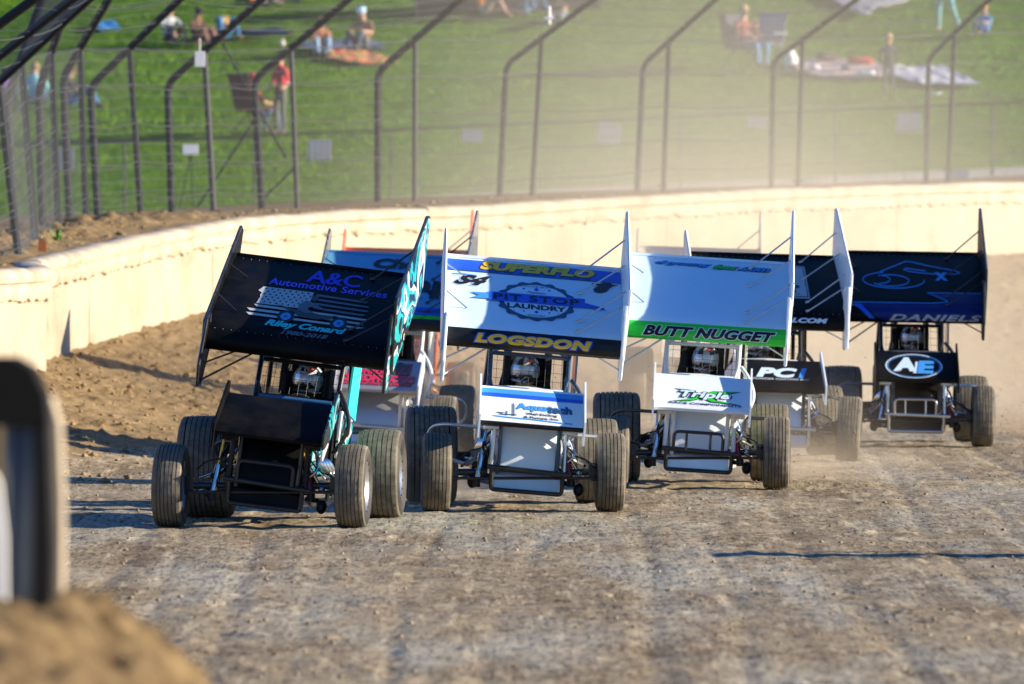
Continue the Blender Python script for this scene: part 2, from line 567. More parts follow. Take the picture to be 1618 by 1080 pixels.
zz = wa[:, 2] - .06 + (.02 + .11 * lf) * np.exp(-((off - 1.35) / .75) ** 2)
sz = .012 + .045 * rng.random(n) ** 3
clod_mesh(np.stack([xx, yy, zz], -1), sz, 'heaped_clods', m_bank)

# grass hill
def hill_z(x, y):
    return 2.95 + .05 * x + .16 * np.maximum(y - 172, 0)
def hill_at(x, y):
    k = (HOR - y) / F_PX
    d = (.16 * 172 - 2.95 + CAM_H) / (.16 + .05 * (x - 809) / F_PX - k)
    return Vector(((x - 809) * d / F_PX, d, CAM_H + k * d))
def grass_mat():
    m = bpy.data.materials.new('mown grass'); m.use_nodes = True
    n = N(m); v = n.coord()
    f = n.noise(v, .35, 5, .6); g = n.noise(n.coord((1, .35, 1)), 2.3, 6, .7); k = n.noise(v, 22, 4, .7)
    col = n.ramp(g, [(.28, (.045, .115, .005)), (.5, (.085, .185, .008)), (.72, (.15, .275, .016))])
    col = n.mix(n.mul(n.ramp(f, [(.45, (0, 0, 0)), (.7, (1, 1, 1))]), .5), col, (.12, .17, .035))
    bare = n.noise(v, .75, 3, .5)
    col = n.mix(n.mul(n.ramp(bare, [(.70, (0, 0, 0)), (.76, (1, 1, 1))]), .6), col, (.24, .15, .07))
    col = n.mix(n.mul(n.ramp(k, [(.5, (0, 0, 0)), (.7, (1, 1, 1))]), .35), col, (.03, .07, .008))
    n.l(col, n.b.inputs['Base Color']); n.b.inputs['Roughness'].default_value = .8
    n.b.inputs['Specular IOR Level'].default_value = .03
    n.bump(n.mul(g, k, 'ADD'), .6, .04)
    return m
m_grass = grass_mat()
xs = np.concatenate([np.arange(-300, -25, 12), np.arange(-25, 26, .25), np.arange(37, 301, 12)]); ys = np.concatenate([np.arange(166, 168, .5), np.arange(168, 225, .25), np.arange(230, 420, 8)])
X, Y = np.meshgrid(xs.astype(float), ys)
Z = hill_z(X, Y) + .07 * fbm(X * .4, Y * .4, 4, 8) * sstep((Y - 171) / 4) + .02 * fbm(X * 2.2, Y * 1.4, 4, 28) * sstep((Y - 171) / 3)
Z = np.where(Y < 170, Z - .35, Z)
hl = sheet('grass_hill', X, Y, Z, m_grass); tag(hl, kind='structure')
# grass blades on the slope in view: countless
n = 42000
yy = rng.uniform(171.5, 206, n); xx = rng.uniform(-.064, .064, n) * yy
zz = hill_z(xx, yy) + .02
hgt = rng.uniform(.02, .07, n) * (.5 + vnoise(xx * .8, yy * .8, 3)); an = rng.uniform(0, 3.14, n); wd = rng.uniform(.012, .03, n)
lean = rng.normal(0, .05, (n, 2))
co = np.zeros((n, 3, 3))
co[:, 0] = np.stack([xx - np.cos(an) * wd, yy - np.sin(an) * wd, zz - .06], -1)
co[:, 1] = np.stack([xx + np.cos(an) * wd, yy + np.sin(an) * wd, zz - .06], -1)
co[:, 2] = np.stack([xx + lean[:, 0], yy + lean[:, 1], zz + hgt], -1)
me = bpy.data.meshes.new('grass_blades')
me.vertices.add(n * 3); me.vertices.foreach_set('co', co.astype(np.float32).ravel())
me.loops.add(n * 3); me.loops.foreach_set('vertex_index', np.arange(n * 3, dtype=np.int32))
me.polygons.add(n); me.polygons.foreach_set('loop_start', (np.arange(n) * 3).astype(np.int32))
me.materials.append(mat('grass blade', (.11, .23, .014), .8, spec=.05)); me.update(calc_edges=True)
tag(link('grass_blades', me), kind='stuff')

# low concrete kerb wall in front of the hill
m_conc = mat('pale concrete', (.72, .69, .60), .8, dirt=.3, bump=.3)
kw = empty('low_concrete_wall', (0, 169.5, 2.6)); tag(kw, 'low pale concrete wall running along the foot of the grass hill', 'wall')
for k in range(20):
    x0 = -16 + k * 1.7; za = 3.0 + .05 * x0; zb_ = 3.0 + .05 * (x0 + 1.68)
    MB().loft([[(x0, -.12, za - 3.1), (x0, .12, za - 3.1), (x0, .12, za - 2.6 + .03), (x0, -.12, za - 2.6 + .03)],
               [(x0 + 1.68, -.12, zb_ - 3.1), (x0 + 1.68, .12, zb_ - 3.1), (x0 + 1.68, .12, zb_ - 2.6 + .03), (x0 + 1.68, -.12, zb_ - 2.6 + .03)]]).build('concrete_block', m_conc, kw)

# ------------------------------------------------------------------ fences
m_post = mat('dark galvanised steel', (.018, .022, .028), .6, .1, dirt=.1, dirtcol=(.08, .08, .08), spec=.2)
m_postl = mat('grey galvanised steel', (.05, .053, .058), .6, .1, spec=.25, dirt=.2, dirtcol=(.12, .12, .12))
m_wire = mat('fence wire', (.06, .066, .075), .6, .2)
m_plate = mat('grey sheet metal', (.42, .43, .45), .5, .3, dirt=.3, dirtcol=(.2, .2, .2))
m_white = mat('white plastic', (.8, .8, .8), .5)
# straight post (foot px,y / top px,y), bent post (foot px,y / kink px,y), distance
ST = [((1740, 262), (1757, 45), (1702, 266), (1710, 82), 156), ((1497, 268), (1508, 52), (1463, 272), (1467, 92), 150), ((1260, 285), (1268, 62), (1218, 288), (1222, 96), 144),
      ((1047, 293), (1057, 65), (1005, 295), (1016, 102), 139), ((838, 312), (856, 60), (787, 318), (800, 102), 135),
      ((655, 325), (656, 62), (597, 330), (597, 114), 131), ((471, 332), (460, 76), (417, 338), (402, 125), 128),
      ((340, 333), (323, 80), (273, 345), (265, 132), 125), ((225, 338), (205, 76), (157, 346), (143, 136), 122),
      ((137, 345), (127, 76), (112, 352), (100, 122), 118), ((93, 356), (82, 82), (68, 360), (62, 142), 114),
      ((60, 402), (34, 92), (28, 404), (12, 154), 109), ((36, 425), (-2, 130), (-20, 425), (-40, 165), 104),
      ((-45, 455), (-80, 150), (-90, 455), (-125, 185), 100), ((-130, 500), (-175, 165), (-190, 500), (-230, 205), 96)]
fence = empty('catch_fence', tuple(px(655, 330, 130)))
tag(fence, 'tall wire catch fence with leaning tops on paired posts above the cream wall', 'fence')
FO = Vector(fence.location)
tops, foots, tips = [], [], []
for k, (a, b, c, d_, D) in enumerate(ST):
    A_ = px(*a, D); B_ = px(*b, D); Cc = px(*c, D + .35); Kk = px(*d_, D + .35)
    lm = MB().tube([A_ - Vector((0, 0, .35)) - FO, B_ - FO], .040 if k < 7 else .046, 10)
    lm.box(*[v for t in zip((A_ - FO) - Vector((.08, .08, .02)), (A_ - FO) + Vector((.08, .08, .01))) for v in t])
    lm.build('post', m_postl if k in (5, 6, 7) else m_post, fence)
    arm = (B_ - Kk); tip = B_ + arm * (1.9 if k < 11 else 3.2 if k == 11 else 7.5)
    path = [Cc - Vector((0, 0, .35)) - FO, Kk - FO - Vector((0, 0, .0)), tip - FO]
    MB().tube(fillet(path, .16, 5), .046 if k < 5 else .056, 10).build('bent_post', m_post, fence)
    # brackets
    MB().tube([B_ - FO - Vector((0, 0, .05)), B_ - FO + Vector((0, 0, .04))], .05, 10).build('clamp', m_post, fence)
    tops.append(B_); foots.append(A_); tips.append(tip)
kk = [px(*s[3], s[4] + .35) for s in ST]
for fr, r_ in ((.12, .008), (.32, .008), (.55, .009), (.78, .008)):
    for i in range(len(ST) - 1):
        a = foots[i].lerp(tops[i], fr); b = foots[i + 1].lerp(tops[i + 1], fr)
        pts = [a.lerp(b, t) - Vector((0, 0, .055 * 4 * t * (1 - t) * random.uniform(.6, 1.3))) - FO for t in (0, .25, .5, .75, 1)]
        MB().tube(pts, r_, 6).build('cable', m_postl, fence)
for fr in (0, .35, .7):
    for i in range(len(ST) - 1):
        a = tops[i].lerp(tips[i], fr); b = tops[i + 1].lerp(tips[i + 1], fr)
        pts = [a.lerp(b, t) - Vector((0, 0, .04 * 4 * t * (1 - t))) - FO for t in (0, .25, .5, .75, 1)]
        MB().tube(pts, .008, 6).build('cable', m_postl, fence)
wm = MB()
for i in range(len(ST) - 1):
    nn = max(4, int((foots[i] - foots[i + 1]).length / (.15 if i < 6 else .10)))
    for j in range(nn):
        t = j / nn
        a = foots[i].lerp(foots[i + 1], t); b = tops[i].lerp(tops[i + 1], t); c = tips[i].lerp(tips[i + 1], t)
        bow = Vector((0, -.03 * math.sin(t * 3.14), 0))
        wm.tube([a - FO, (a + b) / 2 + bow - FO, b - FO, c - FO], .0016, 3, caps=False)
    for lvl in range(22):
        f = lvl / 14
        def pt(q):
            return foots[q].lerp(tops[q], f) if f <= 1 else tops[q].lerp(tips[q], (f - 1) / .57)
        a, b = pt(i), pt(i + 1)
        sag = random.uniform(-.02, .04)
        wm.tube([a - FO, (a + b) / 2 - Vector((0, 0, sag)) - FO, b - FO], .0034, 3, caps=False)
tag(wm.build('wire_mesh', m_wire, fence, smooth=0, recalc=False), kind='stuff')
# stay braces that show between the posts on the left
for (x0, y0, x1, y1, D) in ((345, 55, 452, 250, 133), (300, 345, 405, 185, 134), (385, 345, 470, 260, 134)):
    MB().tube([px(x0, y0, D) - FO, px(x1, y1, D) - FO], .018, 8).build('stay', m_post, fence)

# low fence at the foot of the hill
lf_ = empty('low_wire_fence', (0, 169, 2.7)); tag(lf_, 'low wire fence with a single top rail at the foot of the grass hill', 'fence')
LO = Vector(lf_.location)
def lowp(x, top=True):
    yt = 232 + (160 - 232) * (x / 1618); yb = 352 + (268 - 352) * (x / 1618)
    return px(x, yt if top else yb + 6, 169.3)
MB().tube([lowp(-120) - LO, lowp(400) - LO, lowp(900) - LO, lowp(1750) - LO], .026, 8).build('rail', m_postl, lf_)
for x in (-60, 80, 197, 402, 617, 845, 1075, 1320, 1568, 1720):
    MB().tube([lowp(x, False) - LO, lowp(x) - LO], .024, 8).build('post', m_postl, lf_)
wm = MB()
for f in np.linspace(.08, .92, 9):
    wm.tube([(lowp(x, False).lerp(lowp(x), f)) - LO for x in range(-120, 1760, 60)], .0028, 3, caps=False)
for x in range(-120, 1750, 16):
    wm.tube([lowp(x, False) - LO, lowp(x) - LO], .0015, 3, caps=False)
tag(wm.build('wire_mesh', m_wire, lf_, smooth=0, recalc=False), kind='stuff')
for x, y, ww, hh, rz, lab in ((505, 237, .46, .40, 0, 'grey metal plate on the low fence below the bright patterned blanket'), (746, 214, .40, .24, 0, 'faint grey plate on the low fence in the dust, second from the left of centre'),
                          (962, 210, .46, .40, .15, 'grey ribbed plate on the low fence near the middle of the photo'), (1196, 194, .40, .22, 0, 'small faint grey plate on the low fence below the seated pair'),
                          (1436, 193, .50, .38, 0, 'pale ribbed plate on the low fence below the small boy'), (102, 250, .40, .42, 0, 'dark grey plate on the low fence at the far left behind the close posts')):
    P = px(x, y, 169.1)
    b = MB(); nr = 8
    for k in range(nr):
        x0 = -ww / 2 + ww * k / nr
        b.box(x0, x0 + ww / nr * .93, -.008 - .006 * (k % 2), .008, -hh / 2, hh / 2, rot=Matrix.Rotation(rz, 3, 'Y'), piv=(0, 0, 0))
    tag(b.build('metal_plate', m_plate, None, P), lab, 'plate', 'grey plates wired to the low fence')
# small white marker on the fence top and a white box
b = MB().tube([(0, 0, -.14), (0, 0, .14)], .022, 8).tube([(-.07, 0, -.05), (.07, 0, -.04)], .026, 8)
tag(b.build('white_marker', m_white, None, px(868, 24, 131.4)), 'small white cross-shaped tag tied to a leaning fence arm below the dark tent', 'tag')
b = MB().box(-.07, .07, -.04, .04, -.11, .11).tube([(0, 0, .11), (0, .0, .3)], .008, 6)
tag(b.build('white_box', m_white, None, px(316, 93, 122.6), smooth=20), 'small white box hanging from the fence beside the knees of the person in jeans', 'box')  # plain white box on a thin hanger
st = empty('box_stand', px(301, 345, 150)); tag(st, 'thin dark stand carrying a small white box seen through the wire fence', 'stand')  # thin stand with a plain white box on top
so = Vector(st.location)
for dx in (-20, 6): MB().tube([px(300 + dx, 345, 150) - so, px(302, 243, 150) - so], .012, 6).build('leg', m_post, st)
MB().box(-.13, .13, -.06, .06, -.09, .09).build('stand_box', m_white, st, px(301, 236, 150) - so)

# weed and the orange-red stake by the fence on the left
b = MB()
for k in range(12):
    a = random.random() * 6.28; h_ = random.uniform(.06, .2)
    q = Vector((math.cos(a), math.sin(a), 0)) * random.uniform(.0, .06)
    t_ = q + Vector((math.cos(a) * .06, math.sin(a) * .06, h_))
    sd_ = Vector((-math.sin(a), math.cos(a), 0)) * .013
    b.add([q - sd_, q + sd_, t_ * .6 + q * .4 + sd_ * 1.4, t_, t_ * .6 + q * .4 - sd_ * 1.4], [(0, 1, 2, 3, 4)])
tag(b.build('weed', mat('fresh green leaf', (.07, .18, .02), .5), None, px(90, 380, 107)), 'tuft of bright green weed at the foot of the wire fence', 'weed')
b = MB().box(-.05, .05, -.02, .02, -.1, .12)
tag(b.build('marker_block', mat('orange clay', (.42, .13, .04), .8), None, px(67, 395, 106), smooth=20), 'small orange-brown block at the foot of the left fence', 'block')

# ------------------------------------------------------------------ people
def person_mesh(name, J, links, rad, zones, mats):
    """one continuous body grown by a skin modifier; every face takes the material of the nearest bone"""
    names = list(J); idx = {k: i for i, k in enumerate(names)}
    me = bpy.data.meshes.new(name + '_tmp')
    me.from_pydata([tuple(J[k]) for k in names], [(idx[a], idx[b]) for a, b in links], [])
    o = bpy.data.objects.new(name + '_tmp', me); C.objects.link(o)
    md = o.modifiers.new('s', 'SKIN'); md.use_smooth_shade = True
    if not me.skin_vertices:
        raise RuntimeError('no skin layer')
    for k, i in idx.items():
        sv_ = me.skin_vertices[0].data[i]; r_ = rad[k]
        sv_.radius = r_ if isinstance(r_, tuple) else (r_, r_)
        sv_.use_root = (k == 'pelvis')
    ss_ = o.modifiers.new('u', 'SUBSURF'); ss_.levels = 1; ss_.render_levels = 1
    dg = bpy.context.evaluated_depsgraph_get()
    out = bpy.data.meshes.new_from_object(o.evaluated_get(dg))
    out.name = name
    bpy.data.objects.remove(o); bpy.data.meshes.remove(me)
    out.materials.clear()
    for m in mats: out.materials.append(m)
    segs = [(Vector(J[a]), Vector(J[b]), zones.get((a, b), 0)) for a, b in links]
    for p in out.polygons:
        c = p.center; best = 1e9
        for a, b, z in segs:
            ab = b - a; t = max(0, min(1, (c - a).dot(ab) / max(ab.length_squared, 1e-9)))
            dd = (a + ab * t - c).length
            if dd < best: best = dd; p.material_index = z
    out.polygons.foreach_set('use_smooth', [True] * len(out.polygons))
    return out

LINKS = [('pelvis', 'spine'), ('spine', 'chest'), ('chest', 'neck'), ('neck', 'head'), ('head', 'crown')]
for s in 'LR':
    LINKS += [('chest', 'sh' + s), ('sh' + s, 'el' + s), ('el' + s, 'wr' + s), ('wr' + s, 'pa' + s), ('pelvis', 'hp' + s), ('hp' + s, 'kn' + s), ('kn' + s, 'an' + s), ('an' + s, 'to' + s)]
RAD = dict(pelvis=(.14, .11), spine=(.125, .095), chest=(.15, .105), neck=.055, head=(.078, .09), crown=(.06, .07))
for s in 'LR':
    RAD.update({'sh' + s: .062, 'el' + s: .042, 'wr' + s: .028, 'pa' + s: (.034, .018), 'hp' + s: .09, 'kn' + s: .058, 'an' + s: .04, 'to' + s: .032})

POSE = {
 'stand': dict(pelvis=(0, 0, .95), spine=(0, .01, 1.12), chest=(0, .0, 1.34), neck=(0, .0, 1.50), head=(0, -.02, 1.60), crown=(0, -.01, 1.70),
   shL=(-.18, 0, 1.41), elL=(-.25, .0, 1.12), wrL=(-.20, -.17, .98), paL=(-.15, -.24, .96), shR=(.18, 0, 1.41), elR=(.27, .02, 1.12), wrR=(.30, -.14, 1.0), paR=(.31, -.22, 1.0),
   hpL=(-.10, 0, .90), knL=(-.12, -.02, .49), anL=(-.13, .02, .09), toL=(-.14, -.14, .04), hpR=(.10, 0, .90), knR=(.12, -.02, .49), anR=(.14, .02, .09), toR=(.15, -.14, .04)),
 'sit': dict(pelvis=(0, 0, .12), spine=(0, .06, .30), chest=(0, .05, .52), neck=(0, .0, .67), head=(0, -.05, .77), crown=(0, -.06, .87),
   shL=(-.18, .03, .59), elL=(-.26, -.17, .38), wrL=(-.15, -.36, .44), paL=(-.09, -.43, .45), shR=(.18, .03, .59), elR=(.26, -.17, .38), wrR=(.15, -.36, .44), paR=(.09, -.43, .45),
   hpL=(-.10, -.04, .12), knL=(-.14, -.40, .45), anL=(-.14, -.62, .09), toL=(-.15, -.76, .04), hpR=(.10, -.04, .12), knR=(.14, -.40, .45), anR=(.13, -.60, .09), toR=(.14, -.74, .04)),
 'lie': dict(pelvis=(0, 0, .12), spine=(0, .18, .12), chest=(0, .40, .15), neck=(0, .55, .20), head=(0, .63, .29), crown=(0, .67, .38),
   shL=(-.18, .46, .15), elL=(-.30, .62, .25), wrL=(-.14, .62, .44), paL=(-.06, .64, .46), shR=(.18, .46, .15), elR=(.32, .36, .12), wrR=(.22, .14, .18), paR=(.15, .08, .2),
   hpL=(-.10, -.06, .11), knL=(-.12, -.48, .12), anL=(-.12, -.88, .08), toL=(-.14, -.92, .19), hpR=(.10, -.06, .11), knR=(.12, -.46, .20), anR=(.09, -.84, .10), toR=(.12, -.90, .2)),
 'lie_knees': dict(pelvis=(0, 0, .12), spine=(0, .18, .12), chest=(0, .40, .13), neck=(0, .55, .14), head=(0, .65, .17), crown=(0, .74, .2),
   shL=(-.18, .46, .13), elL=(-.36, .36, .08), wrL=(-.3, .12, .08), paL=(-.28, .04, .08), shR=(.18, .46, .13), elR=(.34, .36, .1), wrR=(.16, .2, .24), paR=(.08, .18, .25),
   hpL=(-.10, -.04, .12), knL=(-.17, -.32, .50), anL=(-.17, -.52, .09), toL=(-.18, -.66, .05), hpR=(.10, -.04, .12), knR=(.16, -.30, .48), anR=(.19, -.50, .09), toR=(.21, -.64, .05)),
 'chair': dict(pelvis=(0, 0, .44), spine=(0, .08, .60), chest=(0, .14, .83), neck=(0, .12, .99), head=(0, .07, 1.09), crown=(0, .07, 1.19),
   shL=(-.18, .12, .90), elL=(-.27, -.02, .66), wrL=(-.20, -.24, .62), paL=(-.15, -.31, .63), shR=(.18, .12, .90), elR=(.27, -.02, .66), wrR=(.18, -.22, .66), paR=(.12, -.28, .68),
   hpL=(-.10, -.04, .43), knL=(-.16, -.44, .50), anL=(-.17, -.50, .10), toL=(-.19, -.64, .05), hpR=(.10, -.04, .43), knR=(.15, -.42, .50), anR=(.18, -.34, .10), toR=(.2, -.48, .05)),
}
skins = [mat('sunlit skin', (.50, .27, .18), .5), mat('tanned skin', (.36, .19, .12), .5)]
def person(loc, pose, label, face=0.0, size=1.0, shirt=(.1, .1, .1), pants=(.05, .12, .28), hair=(.10, .06, .03), skin=0, long_sleeves=True, shorts=False, shoes=(.08, .06, .05), cap=None, longhair=False, child=False, name='person', edit=None, tilt=0.0, rx=0.0, barefoot=False):
    J = {k: Vector(v) for k, v in POSE[pose].items()}
    if edit:
        for k, v in edit.items(): J[k] = Vector(v)
    rad = dict(RAD)
    if child:
        hd = (J['head'] - J['neck']) * .35; J['head'] += hd; J['crown'] += hd * 1.6
        rad['head'] = (.10, .115); rad['crown'] = (.085, .095)
    key = 'cloth %.2f %.2f %.2f'
    mats = [skins[skin], mat(key % shirt, shirt, .85, bump=.3), mat(key % pants, pants, .85, bump=.3), mat(key % shoes, shoes, .6), mat('dark eye', (.02, .015, .01), .3)]
    z = {('pelvis', 'spine'): 1, ('spine', 'chest'): 1, ('chest', 'neck'): 1}
    for s in 'LR':
        z[('chest', 'sh' + s)] = 1; z[('sh' + s, 'el' + s)] = 1; z[('el' + s, 'wr' + s)] = 1 if long_sleeves else 0
        z[('pelvis', 'hp' + s)] = 2; z[('hp' + s, 'kn' + s)] = 2; z[('kn' + s, 'an' + s)] = 0 if shorts else 2
        z[('an' + s, 'to' + s)] = 0 if barefoot else 3
    me = person_mesh(name, J, LINKS, rad, z, mats)
    # fingers, nose, ears and eyes join the same mesh
    b = MB()
    for s in 'LR':
        p, q = J['wr' + s], J['pa' + s]; dr = (q - p).normalized()
        sdv = dr.cross(Vector((0, 0, 1)))
        sdv = sdv.normalized() if sdv.length > .1 else Vector((1, 0, 0))
        up = sdv.cross(dr)
        for k, ln in enumerate((.060, .072, .076, .066)):
            o_ = q + sdv * (.021 - .014 * k) - dr * .01
            b.tube([o_, o_ + dr * ln * .5, o_ + dr * ln * .8 - up * ln * .35, o_ + dr * ln * .85 - up * ln * .6], [.0095, .009, .008, .006], 5)
        th = sdv * (1 if s == 'L' else -1)
        o_ = p.lerp(q, .4)
        b.tube([o_, o_ + th * .03 + dr * .02, o_ + th * .042 + dr * .055], [.012, .011, .008], 5)
    hc = J['head'].lerp(J['crown'], .45); up = (J['crown'] - J['neck']).normalized()
    fw = Vector((0, -1, 0)); fw = (fw - up * fw.dot(up)).normalized(); rt = fw.cross(up)
    hr = rad['head'][1]
    b.tube([hc + fw * hr * .85 + up * .015, hc + fw * (hr + .02) - up * .018, hc + fw * hr * .85 - up * .022], [.008, .014, .01], 6)
    for sg_ in (-1, 1):
        b.ell(hc + rt * sg_ * hr * .9, (.012, .016, .026), 6, 4)
        b.ell(hc + rt * sg_ * .032 + fw * hr * .86 + up * .022, (.012, .008, .008), 6, 4, mi=4)
    b.tube([hc + fw * hr * .86 - up * .045 - rt * .02, hc + fw * hr * .92 - up * .047, hc + fw * hr * .86 - up * .045 + rt * .02], .006, 5, mi=4)
    bm = bmesh.new(); bm.from_mesh(me)
    vs = [bm.verts.new(p) for p in b.v]
    for f, mi in zip(b.f, b.m):
        try:
            nf = bm.faces.new([vs[i] for i in f]); nf.material_index = mi; nf.smooth = True
        except ValueError: pass
    bm.to_mesh(me); bm.free()
    o = link(name, me, None, loc, (rx, tilt, face)); o.scale = (size,) * 3
    tag(o, label, 'person')
    h = MB(); rot = up.to_track_quat('Z', 'Y').to_matrix()
    if longhair or not cap:
        h.ell(hc + up * .022 - fw * .022, (hr * 1.06, hr * 1.10, hr * 1.18), 12, 8, rot=rot)
        if longhair: h.loft([[hc - fw * .05 + rt * math.cos(t) * .09 + up * .03 - fw * math.sin(t) * .05 for t in np.linspace(0, 6.28, 9)[:-1]], [hc - fw * .07 + rt * math.cos(t) * .10 - up * .26 - fw * math.sin(t) * .05 for t in np.linspace(0, 6.28, 9)[:-1]]])
        h.build('hair', mat('hair %.2f %.2f %.2f' % hair, hair, .7), o)
    if cap:
        h = MB(); h.ell(hc + up * .045, (hr * 1.12, hr * 1.18, hr * 1.0), 12, 8, rot=rot)
        base_ = hc + up * .055 + fw * hr * .8
        h.loft([[base_ + rt * x * .07 + fw * yv for x, yv in ((-1, 0), (-.8, .07), (0, .10), (.8, .07), (1, 0), (0, -.04))], [base_ + up * .012 + rt * x * .07 + fw * yv for x, yv in ((-1, 0), (-.8, .07), (0, .10), (.8, .07), (1, 0), (0, -.04))]])
        h.build('cap', mat('cap %.2f %.2f %.2f' % cap, cap, .8), o)
    return o

def H(x, y): return hill_at(x, y) + Vector((0, 0, .02))
jeans = (.06, .16, .34); blue = (.02, .25, .50)
person(H(268, 72), 'sit', 'person in a red cap and pale grey shirt sitting on the grass with knees up', .5, 1.0, (.42, .46, .48), (.05, .05, .07), cap=(.60, .02, .03), shorts=True, long_sleeves=False)
person(H(312, 74), 'sit', 'person in a dark hat and brown jacket sitting beside the one in the red cap', .7, .95, (.12, .06, .04), (.14, .05, .06), cap=(.03, .02, .02), shorts=True, skin=1)
person(H(352, 66), 'lie_knees', 'person lying back in bright blue jeans and tan boots with knees raised', .35, 1.12, (.05, .06, .08), (.02, .20, .42), shoes=(.34, .20, .05))
person(H(400, 62), 'lie', 'person in a tan cap and dark shirt lying on one side in jeans', 1.15, 1.1, (.05, .05, .06), (.03, .08, .16), cap=(.45, .33, .12), long_sleeves=False)
person(H(507, 90), 'sit', 'long-haired person in pale jeans sitting with hands to the face by the colourful blanket', .15, .95, (.42, .18, .09), (.30, .45, .60), hair=(.35, .17, .07), longhair=True, edit=dict(wrL=(-.05, -.2, .66), paL=(-.03, -.22, .73), wrR=(.05, -.2, .66), paR=(.03, -.22, .73)))
person(H(573, 84), 'sit', 'person in a light blue cap and brown jacket sitting behind the colourful blanket', -.35, 1.12, (.20, .10, .06), (.06, .09, .12), cap=(.40, .62, .80), long_sleeves=False)
person(H(443, 215), 'stand', 'person standing in a red shirt and grey trousers behind the fence', -.9, 1.0, (.50, .03, .05), (.10, .11, .09), hair=(.12, .05, .03), long_sleeves=False)
pr = person(H(404, 212), 'chair', 'person in a red top leaning on folded arms in a dark red camp chair', 2.2, 1.02, (.42, .03, .05), (.05, .10, .20), cap=(.42, .02, .05), long_sleeves=False)
person(H(765, 30), 'sit', 'person in an orange shirt leaning back on the grass with bare legs stretched out', 1.0, 1.15, (.85, .28, .04), (.40, .30, .24), long_sleeves=False, shorts=True, barefoot=True, edit=dict(knR=(.15, -.46, .2), anR=(.16, -.86, .08), toR=(.18, -.98, .1)))
person(H(828, 25), 'lie_knees', 'person in blue jeans lying with knees up in front of the dark tent', .75, 1.15, (.10, .10, .12), (.06, .16, .30))
person(H(886, 38), 'lie', 'person lying by the dark tent with pale sandals towards the track', -.1, 1.1, (.06, .06, .07), (.05, .14, .22), shoes=(.60, .50, .38))
person(H(1180, 112), 'chair', 'person in a maroon shirt and jeans sitting in a folding chair with a child', .75, 1.15, (.20, .05, .05), (.08, .24, .42), hair=(.40, .26, .12), long_sleeves=False)
person(H(1186, 92) + Vector((.12, -.1, .28)), 'sit', 'small child curled up on the lap of the person in the maroon shirt', -.6, .58, (.55, .42, .34), (.5, .4, .35), hair=(.32, .22, .12), child=True, long_sleeves=False)
person(H(1404, 154), 'stand', 'small boy in dark clothes and bare feet standing on the grass with his back turned', 3.3, .74, (.035, .045, .06), (.04, .06, .09), hair=(.42, .28, .13), child=True, barefoot=True, edit=dict(wrL=(-.2, -.12, .95), paL=(-.17, -.18, .93), wrR=(.2, -.12, .95), paR=(.17, -.18, .93)))
person(H(1492, 52), 'stand', 'person in patterned teal trousers striding across the grass at the top edge', -.3, 1.02, (.20, .22, .25), (.20, .46, .50), barefoot=True, edit=dict(knR=(.22, -.12, .52), anR=(.36, -.02, .10), toR=(.42, -.14, .05)))
person(H(1556, 58), 'sit', 'toddler in a bright blue shirt sitting on the grass beside a bare patch', -.5, .72, (.02, .26, .62), (.03, .10, .26), hair=(.40, .22, .10), child=True, long_sleeves=False, barefoot=True)
person(H(8, 170), 'sit', 'person in a purple top sitting at the far left edge behind the fence', .3, .95, (.16, .05, .36), (.03, .06, .14))
person(H(55, 170), 'sit', 'person in a pale turquoise top sitting with their back to the track', 3.0, 1.05, (.20, .52, .62), (.04, .10, .22), hair=(.30, .18, .08))
person(H(110, 172), 'sit', 'person in a black shirt and blue jeans crouching on the grass behind the fence', 1.4, 1.05, (.03, .03, .035), (.05, .14, .30), long_sleeves=False, skin=1)
person(H(425, 8), 'lie', 'person in orange lying at the very top of the hill left of centre', 1.4, .9, (.60, .16, .04), (.10, .10, .12))

# camp chairs
def camp_chair(loc, rz, colour, label, k=1.0):
    r0 = empty('camp_chair', loc, rz); r0.scale = (k,) * 3
    tag(r0, label, 'chair', 'folding camp chairs on the hill')
    cl = mat('canvas %.2f %.2f' % colour[:2], colour, .85, bump=.3)
    MB().loft([[(-.27, -.28, .43), (.27, -.28, .43), (.27, -.28, .45), (-.27, -.28, .45)], [(-.25, 0, .38), (.25, 0, .38), (.25, 0, .40), (-.25, 0, .40)], [(-.27, .22, .40), (.27, .22, .40), (.27, .22, .42), (-.27, .22, .42)]]).build('seat', cl, r0)
    MB().loft([[(-.29, .20, .38), (.29, .20, .38), (.29, .22, .38), (-.29, .22, .38)], [(-.28, .30, .70), (.28, .30, .70), (.28, .32, .70), (-.28, .32, .70)], [(-.30, .36, 1.02), (.30, .36, 1.02), (.30, .38, 1.02), (-.30, .38, 1.02)]]).build('backrest', cl, r0)
    for s in (-1, 1):
        MB().tube([(s * .30, .40, 1.04), (s * .30, -.24, .02)], .012, 6).build('leg', m_post, r0)
        MB().tube([(s * .30, .28, .02), (s * .30, -.30, .62)], .012, 6).build('leg', m_post, r0)
        MB().box(s * .31 - .04, s * .31 + .04, -.32, .30, .61, .63).build('armrest', cl, r0)
    return r0
camp_chair(H(404, 212), 2.2, (.14, .02, .03), 'dark red camp chair seen from behind on the grass at the left', 1.25)
camp_chair(H(1176, 112), .75, (.05, .06, .08), 'dark folding chair holding the person in the maroon shirt', 1.22)
camp_chair(H(1208, 105), -.5, (.26, .28, .34), 'folding chair draped in grey cloth beside the seated pair', 1.15)

